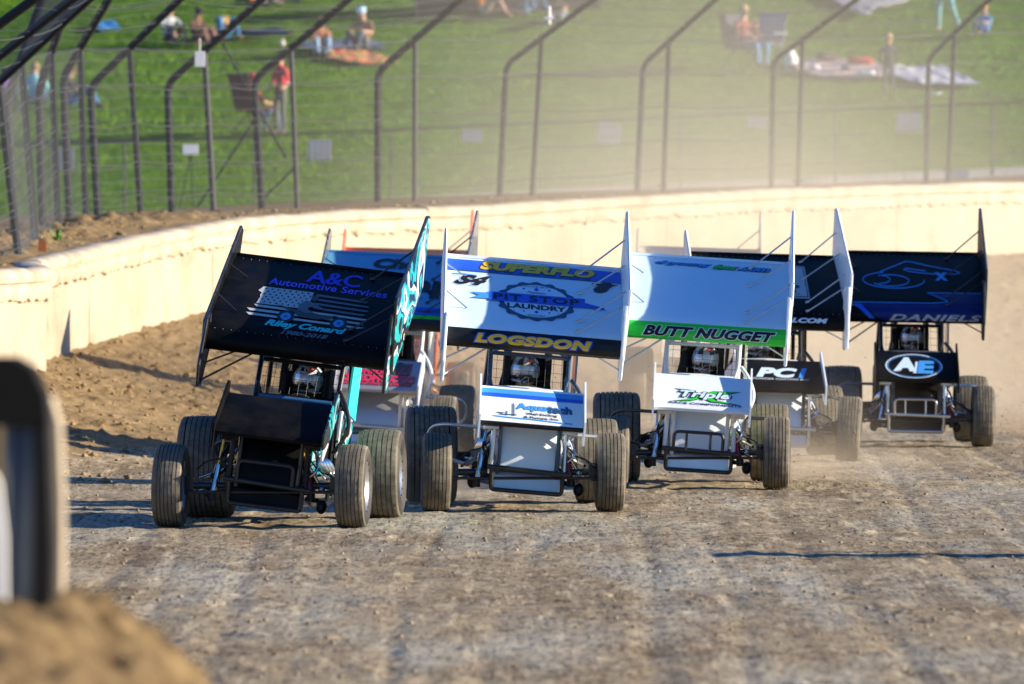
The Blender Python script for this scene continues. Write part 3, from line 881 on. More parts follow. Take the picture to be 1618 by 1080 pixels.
# blankets and things on them
def blanket(pts, col, label, col2=None, name='blanket'):
    """pts: photo outline on the slope"""
    P = [hill_at(*p) for p in pts]
    c = sum(P, Vector()) / len(P)
    m = bpy.data.materials.new(name + ' cloth'); m.use_nodes = True; n = N(m)
    f = n.noise(n.coord(), 5.5, 2, .5); 
    cols = [col, col2 or tuple(x * 1.5 for x in col)]
    n.l(n.ramp(f, [(.42, cols[0]), (.47, cols[1]), (.53, cols[0]), (.58, cols[-1])]), n.b.inputs['Base Color']); n.b.inputs['Roughness'].default_value = .9
    bm = bmesh.new(); vs = [bm.verts.new(p - c) for p in P]; bm.faces.new(vs)
    bmesh.ops.triangulate(bm, faces=bm.faces)
    bmesh.ops.subdivide_edges(bm, edges=bm.edges, cuts=5, use_grid_fill=True)
    bmesh.ops.triangulate(bm, faces=bm.faces)
    bm.normal_update()
    if sum(f_.normal.z for f_ in bm.faces) < 0: bmesh.ops.reverse_faces(bm, faces=bm.faces)
    for v in bm.verts:
        v.co.z += .07 + .05 * abs(mnoise.noise(v.co * 3.5)) * 2
    r_ = bmesh.ops.extrude_face_region(bm, geom=list(bm.faces))
    for v in [g_ for g_ in r_['geom'] if isinstance(g_, bmesh.types.BMVert)]: v.co.z += .03
    bmesh.ops.recalc_face_normals(bm, faces=bm.faces)
    me = bpy.data.meshes.new(name); bm.to_mesh(me); bm.free(); me.materials.append(m)
    return tag(link(name, me, None, c), label, 'blanket')
blanket([(508, 84), (560, 82), (600, 94), (630, 104), (570, 107), (520, 98)], (.62, .06, .05), 'bright red, yellow and teal patterned blanket on the grass', (.60, .42, .10))
blanket([(470, 76), (540, 70), (600, 74), (610, 84), (500, 88)], (.05, .08, .14), 'dark blue blanket under the two seated people by the colourful one')
blanket([(1245, 100), (1330, 102), (1400, 108), (1392, 128), (1300, 127), (1262, 118)], (.40, .26, .26), 'blanket crowded with belongings to the left of the small boy', (.50, .45, .42))
blanket([(1420, 112), (1490, 112), (1548, 140), (1460, 140), (1400, 122)], (.36, .38, .44), 'crumpled pale grey blanket to the right of the small boy', (.55, .56, .60))
blanket([(1295, -6), (1450, -6), (1430, 10), (1385, 18), (1368, 32), (1335, 16)], (.20, .21, .25), 'grey blanket at the top edge of the hill, its corner hanging downhill', (.42, .42, .45))
blanket([(148, 42), (180, 40), (190, 52), (160, 56)], (.02, .22, .46), 'small crumpled blue cloth on the grass at the upper left')
blanket([(400, -4), (455, -4), (448, 10), (415, 11)], (.55, .12, .04), 'orange patterned cloth at the top edge of the hill', (.7, .6, .5))
def soft_lump(loc, r, col, label, cat, name):
    b = MB().ell((0, 0, r[2] * .8), r, 14, 10)
    vs = []
    for v in b.v:
        q = Vector(v); d_ = 1 + .3 * mnoise.noise(q * 6 + Vector(loc)); vs.append(tuple(Vector((q.x * d_, q.y * d_, max(q.z * d_, 0)))))
    b.v = vs
    return tag(b.build(name, mat('%s cloth' % name + str(len(MATS)), col, .8, bump=.3), None, loc), label, cat)
soft_lump(H(1249, 108), (.16, .12, .24), (.75, .74, .70), 'slumped white bag beside the chair draped in grey', 'bag', 'bag')
soft_lump(H(1306, 104) + Vector((0, 0, .1)), (.26, .2, .11), (.08, .06, .05), 'dark brown bundle at the back of the crowded blanket', 'bag', 'bundle')
soft_lump(H(1360, 110) + Vector((0, 0, .1)), (.30, .16, .09), (.45, .04, .04), 'bright red folded top on the crowded blanket', 'clothing', 'sweatshirt')
soft_lump(H(1288, 120) + Vector((0, 0, .1)), (.14, .12, .08), (.5, .46, .55), 'pale lilac bundle near the left end of the crowded blanket', 'clothing', 'folded_cloth')
soft_lump(H(1370, 126) + Vector((0, 0, .08)), (.18, .14, .06), (.7, .72, .74), 'small white parcel on the front edge of the crowded blanket', 'parcel', 'parcel')
soft_lump(H(1336, 120) + Vector((0, 0, .1)), (.12, .12, .07), (.04, .05, .09), 'small navy bag in the middle of the crowded blanket', 'bag', 'small_bag')
b = MB().lathe_x([(-.01, .0), (-.01, .12), (.012, .15), (.016, .15), (0, .10), (0, 0)], 20)
tag(b.build('plate', m_white, None, H(1478, 153) + Vector((0, 0, .05)), (0, R(80), 0)), 'small white paper plate lying on the grass below the pale grey blanket', 'plate')
soft_lump(H(446, 73), (.06, .06, .07), (.8, .7, .65), 'small pale ball on the grass below the lying person', 'ball', 'ball')
# dark tent
m_tent = mat('black tent cloth', (.012, .014, .016), .8, bump=.3)
tp = hill_at(803, 22); te = empty('pop_up_tent', tp + Vector((0, .75, .0))); tag(te, 'low dark cloth tent cut off by the top edge, behind people lying down', 'tent')
wq = 290 / F_PX * tp.y / 2
MB().prism_x([(-.6, -.1), (-.55, 1.0), (.0, 1.25), (.8, 1.0), (.8, .05)], -wq, wq).build('tent_body', m_tent, te, smooth=0)
MB().prism_x([(-.66, .95), (-.0, 1.30), (.9, 1.02), (.9, .97), (.0, 1.25), (-.64, .90)], -wq - .05, wq + .05).build('tent_roof', m_tent, te, smooth=0)
for s in (-1, 1): MB().tube([(s * wq, -.62, -.1), (s * wq, -.62, 1.0)], .02, 6).build('pole', m_postl, te)

# ------------------------------------------------------------------ near wall end and bank, out of focus at the lower left
xs = np.arange(-5, 1.2, .03); ys = np.arange(20.0, 31, .04)
X, Y = np.meshgrid(xs, ys)
Z = 1.27 * (1 - sstep((X + 1.62) / 1.75)) * (1 - sstep((Y - 28.4) / 2.4)) * sstep((Y - 20) / 4) 
Z = Z + (.22 * fbm(X * 4, Y * 2, 5, 71, .65) + .12 * fbm(X * 11, Y * 9, 3, 72)) * (Z > .02) - .03
nb = sheet('near_bank', X, Y, Z, earth('dark near dirt', (.05, .032, .014), (.14, .095, .045), (.23, .165, .085))); tag(nb, kind='structure')
ne = empty('near_wall_end', (-2.0, 27.4, 1.0)); tag(ne, 'blurred end of a cream wall capped in black rubber at the lower left', 'wall')
def nw(poly, y0, y1, m, name, sm=30):
    b = MB(); n = len(poly)
    b.add([(x + 2.0, y0, z - 1.0) for x, z in poly] + [(x + 2.0, y1, z - 1.0) for x, z in poly],
          [tuple(range(n)), tuple(range(2 * n - 1, n - 1, -1))] + [(k, (k + 1) % n, n + (k + 1) % n, n + k) for k in range(n)])
    return b.build(name, m, ne, smooth=sm)
m_rub = mat('black rubber sheet', (.008, .007, .006), .8, spec=.2)
m_steel = mat('brushed steel channel', (.10, .12, .15), .5, .5)
nw([(-3.4, .8), (-1.47, .8), (-1.465, 1.55), (-1.475, 1.80), (-1.50, 1.88), (-1.60, 1.92), (-3.4, 1.93)], .35, .62, m_wall, 'wall_slab')
nw([(-3.4, 1.80), (-1.49, 1.80), (-1.50, 1.90), (-1.54, 1.985), (-1.60, 2.02), (-3.4, 2.035)], -.05, .30, m_rub, 'rubber_cap')
nw([(-1.545, .9), (-1.490, .9), (-1.480, 1.4), (-1.495, 1.80), (-1.53, 1.80)], -.04, .30, m_rub, 'rubber_edge')
nw([(-1.63, .9), (-1.545, .9), (-1.535, 1.80), (-1.63, 1.80)], .02, .12, m_steel, 'steel_channel')
MB().tube([(.405 - .03, .0, -.1), (.39, .0, .80)], .018, 12).build('steel_pipe', m_steel, ne)
nw([(-3.4, .9), (-1.615, .9), (-1.62, 1.45), (-1.64, 1.62), (-1.66, 1.66), (-3.4, 1.66)], -.12, .0, mat('white painted board', (.75, .73, .68), .6, dirt=.2), 'white_board')
nw([(-3.4, 1.66), (-1.66, 1.66), (-1.66, 1.80), (-3.4, 1.80)], -.02, .02, m_rub, 'rubber_skirt')

# unseen stand-in board, added for its low shadow across the near track
lp = empty('added_shadow_board', (8.2, 61.3, 0)); tag(lp, 'added white board on two posts, out of view, to cast a shadow', 'board')
MB().box(-.03, .03, .4, 1.0, .35, 1.95).build('board', m_white, lp, smooth=20)
for y in (.15, 1.35): MB().tube([(.06, y, -.1), (.06, y, 1.8)], .035, 8).build('post', m_postl, lp)

# ------------------------------------------------------------------ lettering and flat graphics
FONT = None
_tc = {}
def text2d(txt, w_, h_, offset=0.0, shear=0.0, space=1.0):
    """filled outline of a word, its plain letters stretched to w x h and centred on (0, 0)"""
    def raw(off):
        cu = bpy.data.curves.new('t', 'FONT')
        cu.body = txt; cu.size = 1; cu.offset = off; cu.shear = shear; cu.space_character = space
        cu.dimensions = '2D'; cu.fill_mode = 'BOTH'; cu.resolution_u = 3
        o = bpy.data.objects.new('t', cu); C.objects.link(o)
        dg = bpy.context.evaluated_depsgraph_get()
        me = bpy.data.meshes.new_from_object(o.evaluated_get(dg))
        v = [(p.co.x, p.co.y) for p in me.vertices]; f = [tuple(p.vertices) for p in me.polygons]
        bpy.data.objects.remove(o); bpy.data.curves.remove(cu); bpy.data.meshes.remove(me)
        return v, f
    k0 = (txt, shear, space)
    if k0 not in _tc:
        v0, _ = raw(.012)
        xs_ = [p[0] for p in v0]; ys_ = [p[1] for p in v0]
        _tc[k0] = (min(xs_), max(xs_), min(ys_), max(ys_))
    x0, x1, y0, y1 = _tc[k0]
    v, f = raw(.012 + offset)
    sx, sy = w_ / (x1 - x0), h_ / (y1 - y0)
    return [((x - (x0 + x1) / 2) * sx, (y - (y0 + y1) / 2) * sy) for x, y in v], f

def poly2d(pts): return [tuple(p) for p in pts], [tuple(range(len(pts)))]
def ring2d(cx, cy, rx, ry, t, n=48, a0=0, a1=2 * math.pi):
    v = []; f = []
    for k in range(n + 1):
        a = a0 + (a1 - a0) * k / n
        v += [(cx + rx * math.cos(a), cy + ry * math.sin(a)), (cx + (rx - t) * math.cos(a), cy + (ry - t * ry / rx) * math.sin(a))]
    for k in range(n): f.append((2 * k, 2 * k + 2, 2 * k + 3, 2 * k + 1))
    return v, f
def disc2d(cx, cy, rx, ry, n=32, scal=0, sn=12):
    return poly2d([(cx + rx * (1 + scal * math.cos(sn * 2 * math.pi * k / n)) * math.cos(2 * math.pi * k / n), cy + ry * (1 + scal * math.cos(sn * 2 * math.pi * k / n)) * math.sin(2 * math.pi * k / n)) for k in range(n)])
def line2d(pts, t):
    """a stroke of width t along pts"""
    v = []; f = []
    for i in range(len(pts) - 1):
        a, b = Vector(pts[i]), Vector(pts[i + 1]); d_ = (b - a)
        if d_.length < 1e-6: continue
        d_.normalize(); n_ = Vector((-d_.y, d_.x)) * t / 2; a = a - d_ * t * .3; b = b + d_ * t * .3
        o = len(v); v += [tuple(a + n_), tuple(a - n_), tuple(b - n_), tuple(b + n_)]; f.append((o, o + 1, o + 2, o + 3))
    return v, f

def decal(name, shape, mapper, cuts, lift, m, parent, at=(0, 0), rot=0.0, rotm=None, skew=0.0):
    """lay a 2D shape on a surface: cut at the surface's folds, then mapped point by point"""
    v, f = shape
    c, s = math.cos(rot), math.sin(rot)
    bm = bmesh.new()
    vs = [bm.verts.new((x * c - y * s + at[0], x * s + y * c + at[1] + skew * x, 0)) for x, y in v]
    for q in f:
        try: bm.faces.new([vs[i] for i in q])
        except ValueError: pass
    for cz in cuts:
        g_ = list(bm.verts) + list(bm.edges) + list(bm.faces)
        bmesh.ops.bisect_plane(bm, geom=g_, plane_co=(0, cz, 0), plane_no=(0, 1, 0), dist=1e-6)
    for v_ in bm.verts:
        v_.co = mapper(v_.co.x, v_.co.y, lift)
    bm.normal_update()
    for fc in bm.faces:
        if fc.normal.y > 0: fc.normal_flip()
    me = bpy.data.meshes.new(name); bm.to_mesh(me); bm.free(); me.materials.append(m)
    return link(name, me, parent, rot=rotm)

# ------------------------------------------------------------------ sprint cars
# all lengths in metres; x to the photo's right, y away from the camera, origin on the ground under the front axle
PROF = [(1.02, 1.335), (.965, 1.355), (.945, 1.40), (.955, 1.45), (.99, 1.50), (1.07, 1.555), (1.22, 1.63), (1.50, 1.755), (1.80, 1.885), (2.10, 2.00), (2.36, 2.095)]
def wing_pt(u, z, lift=0.0):
    z = max(PROF[0][1], min(PROF[-1][1], z))
    for i in range(len(PROF) - 1):
        (y0, z0), (y1, z1) = PROF[i], PROF[i + 1]
        if z <= z1 + 1e-9:
            t = (z - z0) / (z1 - z0)
            d_ = Vector((0, y1 - y0, z1 - z0)).normalized(); nrm = Vector((0, -d_.z, d_.y))
            return Vector((u, y0 + (y1 - y0) * t, z)) + nrm * lift
WCUTS = [p[1] for p in PROF[1:-1]]
NP = [(-.27, .71), (-.285, .735), (-.26, .77), (.30, 1.03)]
def nose_pt(u, z, lift=0.0):
    z = max(NP[0][1], min(NP[-1][1], z))
    for i in range(len(NP) - 1):
        (y0, z0), (y1, z1) = NP[i], NP[i + 1]
        if z <= z1 + 1e-9:
            t = (z - z0) / (z1 - z0); d_ = Vector((0, y1 - y0, z1 - z0)).normalized(); nrm = Vector((0, -d_.z, d_.y))
            return Vector((u, y0 + (y1 - y0) * t, z)) + nrm * lift
NCUTS = [.735, .77]

def gloss(name, col, dirt=.10, rough=.34, coat=.45, metal=0.0, **k):
    return mat(name, col, rough, metal, coat, dirt=dirt, dirtcol=(.30, .24, .16), dscale=4, **k)
m_blk = gloss('gloss black', (.003, .0035, .0045), .025, .42, .0, spec=.10)
m_blkt = gloss('black tubing', (.008, .009, .011), .06, .32, .2)
m_wht = gloss('gloss white', (.70, .765, .82), .04, coat=.04, spec=.25)
m_whw = gloss('white wing paint with shade tint', (.57, .755, .88), .03, coat=.04, spec=.25)  # white paint with the blue of sky-lit shade put into its colour
m_whtt = gloss('white tubing', (.74, .74, .72), .15)
m_navy = gloss('navy tubing', (.015, .045, .10), .1)
m_chrome = mat('polished steel', (.62, .63, .65), .18, 1.0, dirt=.25, dirtcol=(.25, .2, .14))
m_alu = mat('brushed aluminium', (.55, .56, .58), .35, .9, dirt=.25, dirtcol=(.25, .2, .14))
m_dark = mat('dark engine metal', (.014, .014, .016), .5, .5, dirt=.15)
m_bluen = mat('blue anodised fitting', (.02, .12, .5), .3, .8)
m_gold = mat('gold anodised shock', (.75, .40, .03), .3, .7)
m_redm = mat('dark red shock', (.22, .02, .03), .35, .5)
m_seat = mat('black seat padding', (.012, .012, .013), .8)
m_suit = mat('dark driving suit', (.03, .03, .05), .85, bump=.3)
m_suitr = mat('tan driving suit', (.45, .30, .14), .85, bump=.3)
m_visor = mat('mirrored visor', (.62, .64, .70), .30, .6)
m_tread = bpy.data.materials.new('dusty tread rubber'); m_tread.use_nodes = True
_n = N(m_tread); _v = _n.coord(); _f = _n.noise(_v, 5, 5, .7); _g = _n.noise(_n.coord((4, 30, 30)), 1.5, 4, .7)
_c = _n.ramp(_f, [(.30, (.085, .075, .056)), (.52, (.155, .135, .100)), (.75, (.27, .225, .16))])
_c = _n.mix(_n.mul(_n.ramp(_g, [(.5, (0, 0, 0)), (.75, (1, 1, 1))]), .6), _c, (.05, .045, .04))
_n.l(_c, _n.b.inputs['Base Color']); _n.b.inputs['Roughness'].default_value = .75; _n.b.inputs['Specular IOR Level'].default_value = .25
_n.bump(_n.noise(_v, 60, 3), .3, .003)
m_groove = mat('black rubber groove', (.010, .009, .008), .9, spec=.2)
m_sidew = mat('black sidewall rubber', (.018, .017, .016), .6, dirt=.35, dirtcol=(.16, .13, .09))
def pattern(name, cols, scale=2.2, dist=2.5):
    if name in MATS: return MATS[name]
    m = bpy.data.materials.new(name); m.use_nodes = True; n = N(m)
    f = n.noise(n.coord((1, .8, 1.6)), scale, 2, .5, dist)
    r = n.ramp(f, [(.30 + .4 * i / len(cols), c) for i, c in enumerate(cols)])
    for nd in n.t.nodes:
        if nd.type == 'VALTORGB': nd.color_ramp.interpolation = 'CONSTANT'
    n.l(r, n.b.inputs['Base Color']); n.b.inputs['Roughness'].default_value = .3; n.b.inputs['Coat Weight'].default_value = .5
    MATS[name] = m; return m

def tyre_mesh(rad, wid, ribs, name, seg=72):
    """cross-section from one bead to the other, with grooves cut into the tread"""
    hw = wid / 2; rim = .205
    prof = [(-hw * .80, rim), (-hw * .93, rim + .03), (-hw * 1.02, rim + (rad - rim) * .5), (-hw * .99, rad - .055), (-hw * .94, rad - .028), (-hw * .88, rad - .014)]
    mis = [1] * 5
    tw = wid * .88; gw = .010 if ribs > 8 else .0075
    pitch = tw / ribs
    x = -tw / 2
    for k in range(ribs):
        a, b = x + k * pitch, x + (k + 1) * pitch
        cr = lambda q: rad - .012 * (abs(q) / (tw / 2)) ** 3
        prof += [(a + gw / 2, cr(a)), (b - gw / 2, cr(b))]; mis += [0, 0]
        if k < ribs - 1:
            prof += [(b - gw / 2 + .0006, cr(b) - .012), (b + gw / 2 - .0006, cr(b) - .012)]; mis += [2, 2]
    # mis has one entry per segment
    prof += [(hw * .88, rad - .014), (hw * .94, rad - .028), (hw * .99, rad - .055), (hw * 1.02, rim + (rad - rim) * .5), (hw * .93, rim + .03), (hw * .80, rim)]
    seg_m = []
    for i in range(len(prof) - 1):
        r0, r1 = prof[i][1], prof[i + 1][1]; x0, x1 = prof[i][0], prof[i + 1][0]
        if max(r0, r1) < rad - .030 or (abs(x0) > hw * .90 and abs(x1) > hw * .90 and max(r0, r1) < rad - .02): seg_m.append(1)
        elif min(r0, r1) < rad - .0175 - 0 and max(abs(x0), abs(x1)) < hw * .87: seg_m.append(2)
        else: seg_m.append(0)
    def rm(i, k):
        return (-.005 if (k % 3 == 0 and prof[i][1] > rad - .012) else 0) + .0012 * math.sin(k * 12.9 + i)
    b = MB(); b.lathe_x(prof, seg, seg_m, rmod=rm)
    return b.mesh(name, [m_tread, m_sidew, m_groove], smooth=28)
T_FRONT = tyre_mesh(.335, .245, 7, 'tyre')
T_RR = tyre_mesh(.425, .44, 9, 'tyre', 84)
T_LR = tyre_mesh(.370, .37, 8, 'tyre', 84)
def rim_mesh(hw, side, m_r, beadlock):
    """side: +1 outer face towards +x"""
    s = side
    prof = [(-s * hw * .82, .20), (-s * hw * .80, .212), (-s * hw * .78, .195), (-s * hw * .3, .175), (s * hw * .25, .165), (s * hw * .72, .192), (s * hw * .78, .212), (s * hw * .84, .214), (s * hw * .86, .198), (s * hw * .70, .184), (s * hw * .30, .150), (s * hw * .18, .10), (s * hw * .22, .06), (s * hw * .36, .045), (s * hw * .40, .0)]
    b = MB(); b.lathe_x(prof, 40)
    if beadlock:
        for k in range(16):
            a = 2 * math.pi * k / 16
            b.tube([(s * hw * .82, .205 * math.sin(a), .205 * math.cos(a)), (s * hw * .90, .205 * math.sin(a), .205 * math.cos(a))], .007, 6, 1)
    for k in range(6):
        a = 2 * math.pi * k / 6
        b.tube([(s * hw * .16, .075 * math.sin(a), .075 * math.cos(a)), (s * hw * .30, .075 * math.sin(a), .075 * math.cos(a))], .008, 6, 1)
    return b.mesh('rim', [m_r, m_dark], smooth=40)
RIMS = {}
def wheel(root, x, y, z, tm, hw, side, rim, steer=0.0, camber=0.0, spin=0.0):
    e = empty('wheel', (x, y, z), parent=root); e.rotation_euler = (0, camber, steer)
    t = link('tyre', tm, e); t.rotation_euler = (spin, 0, 0)
    key = (hw, side, rim.name)
    if key not in RIMS: RIMS[key] = rim_mesh(hw, side, rim, side > 0)
    r_ = link('rim', RIMS[key], e); r_.rotation_euler = (spin, 0, 0)
    return e

def sprint_car(px_x, d, yaw, roll, label, P):
    root = empty('sprint_car', (((px_x - 809) * d / F_PX), d, 0), -R(yaw))
    tag(root, label, 'race car', 'winged sprint cars racing towards the camera')
    rot = (0, R(roll), 0)
    rr = R(roll)
    def B(mb, name, m, parent=root, smooth=35):
        return mb.build(name, m, parent, rot=rot if parent is root else None, smooth=smooth)
    tube, panel, wingc = P['tube'], P['panel'], P['wing']
    # wheels
    st = R(P.get('steer', 0)); rim = P.get('rim', m_alu)
    wheel(root, -.735, 0, .333, T_FRONT, .1225, -1, rim, st, R(1.5), .3)
    wheel(root, .735, 0, .333, T_FRONT, .1225, 1, rim, st, R(P.get('camber', 1.0)), 1.0)
    wheel(root, -.725, 2.18, .423, T_RR, .22, -1, rim, 0, 0, .7)
    wheel(root, .715, 2.18, .368, T_LR, .185, 1, rim, 0, 0, .1)
    # axles and steering
    b = MB().tube([(-.62, 0, .333), (-.30, .02, .335), (.30, .02, .335), (.62, 0, .333)], .030, 12)
    for s in (-1, 1):
        b.tube([(s * .60, 0, .26), (s * .60, 0, .41)], .028, 10)
        b.box(min(s * .55, s * .60), max(s * .55, s * .60), -.03, .05, .27, .40)
    b.build('front_axle', P.get('axle', m_blkt), root)
    MB().tube([(-.60, -.08, .285), (.60, -.08, .285)], .013, 8).build('tie_rod', m_blkt, root)
    MB().tube([(.60, -.06, .38), (.42, .3, .50), (.34, .9, .60)], .013, 8).build('drag_link', m_blkt, root)
    for s in (-1, 1):
        MB().tube([(s * .52, .04, .385), (s * .34, .75, .46)], .013, 8).build('radius_rod', P.get('rods', m_alu), root)
        MB().tube([(s * .52, .04, .285), (s * .34, .75, .32)], .013, 8).build('radius_rod', P.get('rods', m_alu), root)
    MB().tube([(-.62, 2.18, .40), (.62, 2.18, .39)], .05, 14).build('rear_axle', m_dark, root)
    # shocks, torsion arms
    for s in (-1, 1):
        x0, x1 = s * .40, s * .31
        e = MB().tube([(x0, -.05, .26), (x0 + (x1 - x0) * .55, .0, .50)], .026, 12).build('shock', m_chrome if s < 0 else P.get('shock', m_redm), root)
        MB().tube([(x0 + (x1 - x0) * .5, -.005, .48), (x1, .03, .70)], .010, 8).build('shock_rod', P.get('shockrod', m_chrome), e)
        MB().tube([(x0, -.05, .21), (x0, -.05, .28)], .034, 10).build('shock_eye', m_dark, e)
    # frame: lower and upper rails, uprights, cage
    f = MB()
    zb = .20
    for s in (-1, 1):
        f.tube(fillet([(s * .245, -.04, zb), (s * .26, .5, zb), (s * .36, 1.2, zb), (s * .36, 2.1, zb + .06), (s * .28, 2.6, .34)], .12), .019, 8)
        f.tube(fillet([(s * .25, -.02, .72), (s * .29, .45, .78), (s * .335, 1.22, .92), (s * .34, 1.45, 1.40)], .05), .021, 10)
        f.tube([(s * .25, -.02, .72), (s * .245, -.04, zb)], .019, 8)
        f.tube([(s * .335, 1.22, .92), (s * .36, 1.2, zb)], .019, 8)
        f.tube(fillet([(s * .34, 1.45, 1.40), (s * .33, 2.02, 1.40), (s * .35, 2.15, .9), (s * .30, 2.5, .36)], .07), .021, 8)
        f.tube([(s * .335, 1.22, .92), (s * .35, 2.12, .86)], .019, 8)
        f.tube([(s * .34, 1.30, 1.12), (s * .30, 1.22, .97)], .012, 6)
        f.tube([(s * .34, 1.44, 1.30), (s * .10, 2.0, 1.42)], .014, 8)
        f.tube([(s * .33, 1.30, 1.10), (s * .35, 2.12, .86)], .016, 8)
        f.tube([(s * .25, 0, .55), (s * .30, .6, zb)], .015, 8)
    f.tube([(-.34, 1.45, 1.395), (.34, 1.45, 1.395)], .021, 8)
    f.tube([(-.34, 1.43, 1.30), (.34, 1.43, 1.30)], .018, 8)
    f.tube([(-.33, 2.02, 1.395), (.33, 2.02, 1.395)], .021, 8)
    f.tube([(-.25, -.02, .72), (.25, -.02, .72)], .017, 8).tube([(-.25, -.04, zb), (.25, -.04, zb)], .019, 8)
    f.tube([(-.20, 1.44, 1.30), (-.09, 1.46, 1.395)], .012, 6).tube([(.20, 1.44, 1.30), (.09, 1.46, 1.395)], .012, 6)
    fr = B(f, 'frame', tube)
    # bumper
    b = MB()
    zc = .36
    if P.get('hoop', True):
        b.tube(fillet([(-.235, -.16, zc), (-.235, -.17, zc + .16), (.215, -.17, zc + .16), (.215, -.16, zc)], .05), .0155, 10)
        if P.get('hoopbars', True):
            for x in (-.12, .10): b.tube([(x, -.17, zc), (x, -.17, zc + .15)], .012, 8)
    b.tube([(-.34, -.14, zc), (.37, -.14, zc - .02)], .022, 10)
    b.tube(fillet([(-.30, -.14, zc), (-.295, -.12, .17), (.30, -.12, .17), (.305, -.14, zc)], .03), .019, 10)
    b.tube([(-.25, -.14, zc), (-.25, .0, zc)], .014, 8).tube([(.25, -.14, zc), (.25, .0, zc)], .014, 8)
    B(b, 'front_bumper', P.get('bumper', m_blkt))
    B(MB().loft([[(-.28, -.085, .185), (.28, -.085, .185), (.28, -.07, .185), (-.28, -.07, .185)], [(-.28, -.075, .29), (.28, -.075, .29), (.28, -.06, .29), (-.28, -.06, .29)], [(-.27, .0, .33), (.27, .0, .33), (.27, .015, .33), (-.27, .015, .33)]]), 'lower_panel', P.get('lower', m_dark), smooth=20)
    # nose and hood
    def sec(y, hw, zt, zbot, ch=.04):
        return [(-hw, y, zbot), (-hw, y, zt - ch), (-hw + ch, y, zt - ch * .25), (0, y + .0, zt), (hw - ch, y, zt - ch * .25), (hw, y, zt - ch), (hw, y, zbot)]
    secs = [sec(-.03, .262, .42, .34, .02), sec(.02, .270, .58, .34, .03), sec(.10, .275, .72, .34), sec(.25, .275, .80, .36), sec(.55, .285, .86, .42, .05), sec(.9, .30, .93, .50, .06), sec(1.2, .325, 1.00, .55, .07)]
    hood = B(MB().loft(secs), 'hood', P['hood'], smooth=30)
    # cowl and dash
    cw = MB().loft([sec(1.2, .345, .985, .62, .05), sec(1.30, .345, 1.03, .62, .05), sec(1.34, .34, 1.035, .62, .04)])
    B(cw, 'cowl', P['cowl'], smooth=30)
    B(MB().tube([(-.30, 1.20, 1.005), (.30, 1.20, 1.01)], .018, 8), 'cowl_tube', P.get('cowltube', P['cowl']))
    # side panels
    for s in (-1, 1):
        m_s = P['side'] if s < 0 else P.get('side_r', P['side'])
        b = MB().prism_x([(1.2, .26), (2.1, .30), (2.15, .82), (1.9, .86), (1.28, .96), (1.2, .96)], s * .375, s * .392)
        B(b, 'side_panel', m_s, smooth=20)
        b = MB().prism_x([(.28, .40), (1.18, .46), (1.18, .92), (.28, .74)], s * (.285), s * (.300))
        B(b, 'engine_panel', m_s, smooth=20)
    g_ = MB().prism_x([(1.42, .95), (2.06, .86), (2.06, 1.34), (1.50, 1.36)], .400, .418)
    B(g_, 'arm_guard', P.get('guard', panel), smooth=20)
    B(MB().tube(fillet([(.36, 1.10, 1.12), (.44, 1.0, 1.02), (.50, .95, .86), (.44, .98, .70), (.38, 1.05, .62)], .12, 6), .019, 10), 'brake_duct', P.get('duct', tube))
    # seat
    s_ = MB().loft([[(-.23, 1.95, .45), (.23, 1.95, .45), (.23, 2.03, .45), (-.23, 2.03, .45)], [(-.25, 2.0, .9), (.25, 2.0, .9), (.25, 2.07, .9), (-.25, 2.07, .9)], [(-.17, 2.02, 1.30), (.17, 2.02, 1.30), (.17, 2.08, 1.30), (-.17, 2.08, 1.30)]])
    for s in (-1, 1):
        s_.prism_x([(1.70, 1.03), (2.06, 1.02), (2.06, 1.33), (1.76, 1.31), (1.68, 1.2)], s * .205, s * .150)
        s_.prism_x([(1.70, .5), (2.05, .45), (2.05, .95), (1.80, .9)], s * .25, s * .225)
    B(s_, 'seat', m_seat)
    sw = MB(); cs = Vector((0, 1.42, .90))
    pts = [cs + Vector((.15 * math.cos(a), .03 * math.sin(a), .14 * math.sin(a))) for a in np.linspace(0, 2 * math.pi, 25)[:-1]]
    sw.tube(pts, .014, 6, closed=True).tube([cs, cs + Vector((0, -.2, -.06))], .018, 8)
    B(sw, 'steering_wheel', m_seat)
    # rock screen
    rs = MB()
    for x in np.linspace(-.28, .28, 9): rs.tube([(x, 1.30, 1.04), (x, 1.41, 1.29)], .0017, 4)
    for t in (0.2, .5, .8): rs.tube([(-.31, 1.30 + .11 * t, 1.04 + .25 * t), (.31, 1.30 + .11 * t, 1.04 + .25 * t)], .0017, 4)
    B(rs, 'rock_screen', m_dark)
    # engine, headers, exhaust
    e = MB().box(-.20, .20, .35, 1.05, .30, .66)
    for s in (-1, 1): e.box(min(s * .12, s * .27), max(s * .12, s * .27), .38, 1.0, .60, .72, rot=Matrix.Rotation(-s * .5, 3, 'Y'))
    for y in (.45, .6, .75, .9): e.tube([(-.06, y, .7), (-.06, y, .82)], .028, 8).tube([(.06, y, .7), (.06, y, .82)], .028, 8)
    B(e, 'engine', m_dark)
    for s in (-1, 1):
        h = MB()
        for k, y in enumerate((.42, .58, .74, .90)):
            h.tube(fillet([(s * .22, y, .56), (s * .36, y - .03, .57), (s * (.40 + .012 * k), y + .04, .44), (s * .42, 1.12 + .02 * k, .36 + .01 * k)], .08, 5), .024, 8)
        h.tube([(s * .42, 1.08, .37), (s * .44, 1.4, .34), (s * .46, 2.0, .33)], .042, 12)
        B(h, 'exhaust_headers', P.get('header', m_chrome))
        t = MB().tube([(s * .34, .14, .30), (s * .34, .14, .46)], .036, 12).tube([(s * .30, .2, .26), (s * .42, .16, .26)], .022, 8)
        t.ell((s * .45, .05, .22), (.045, .06, .06), 10, 8)
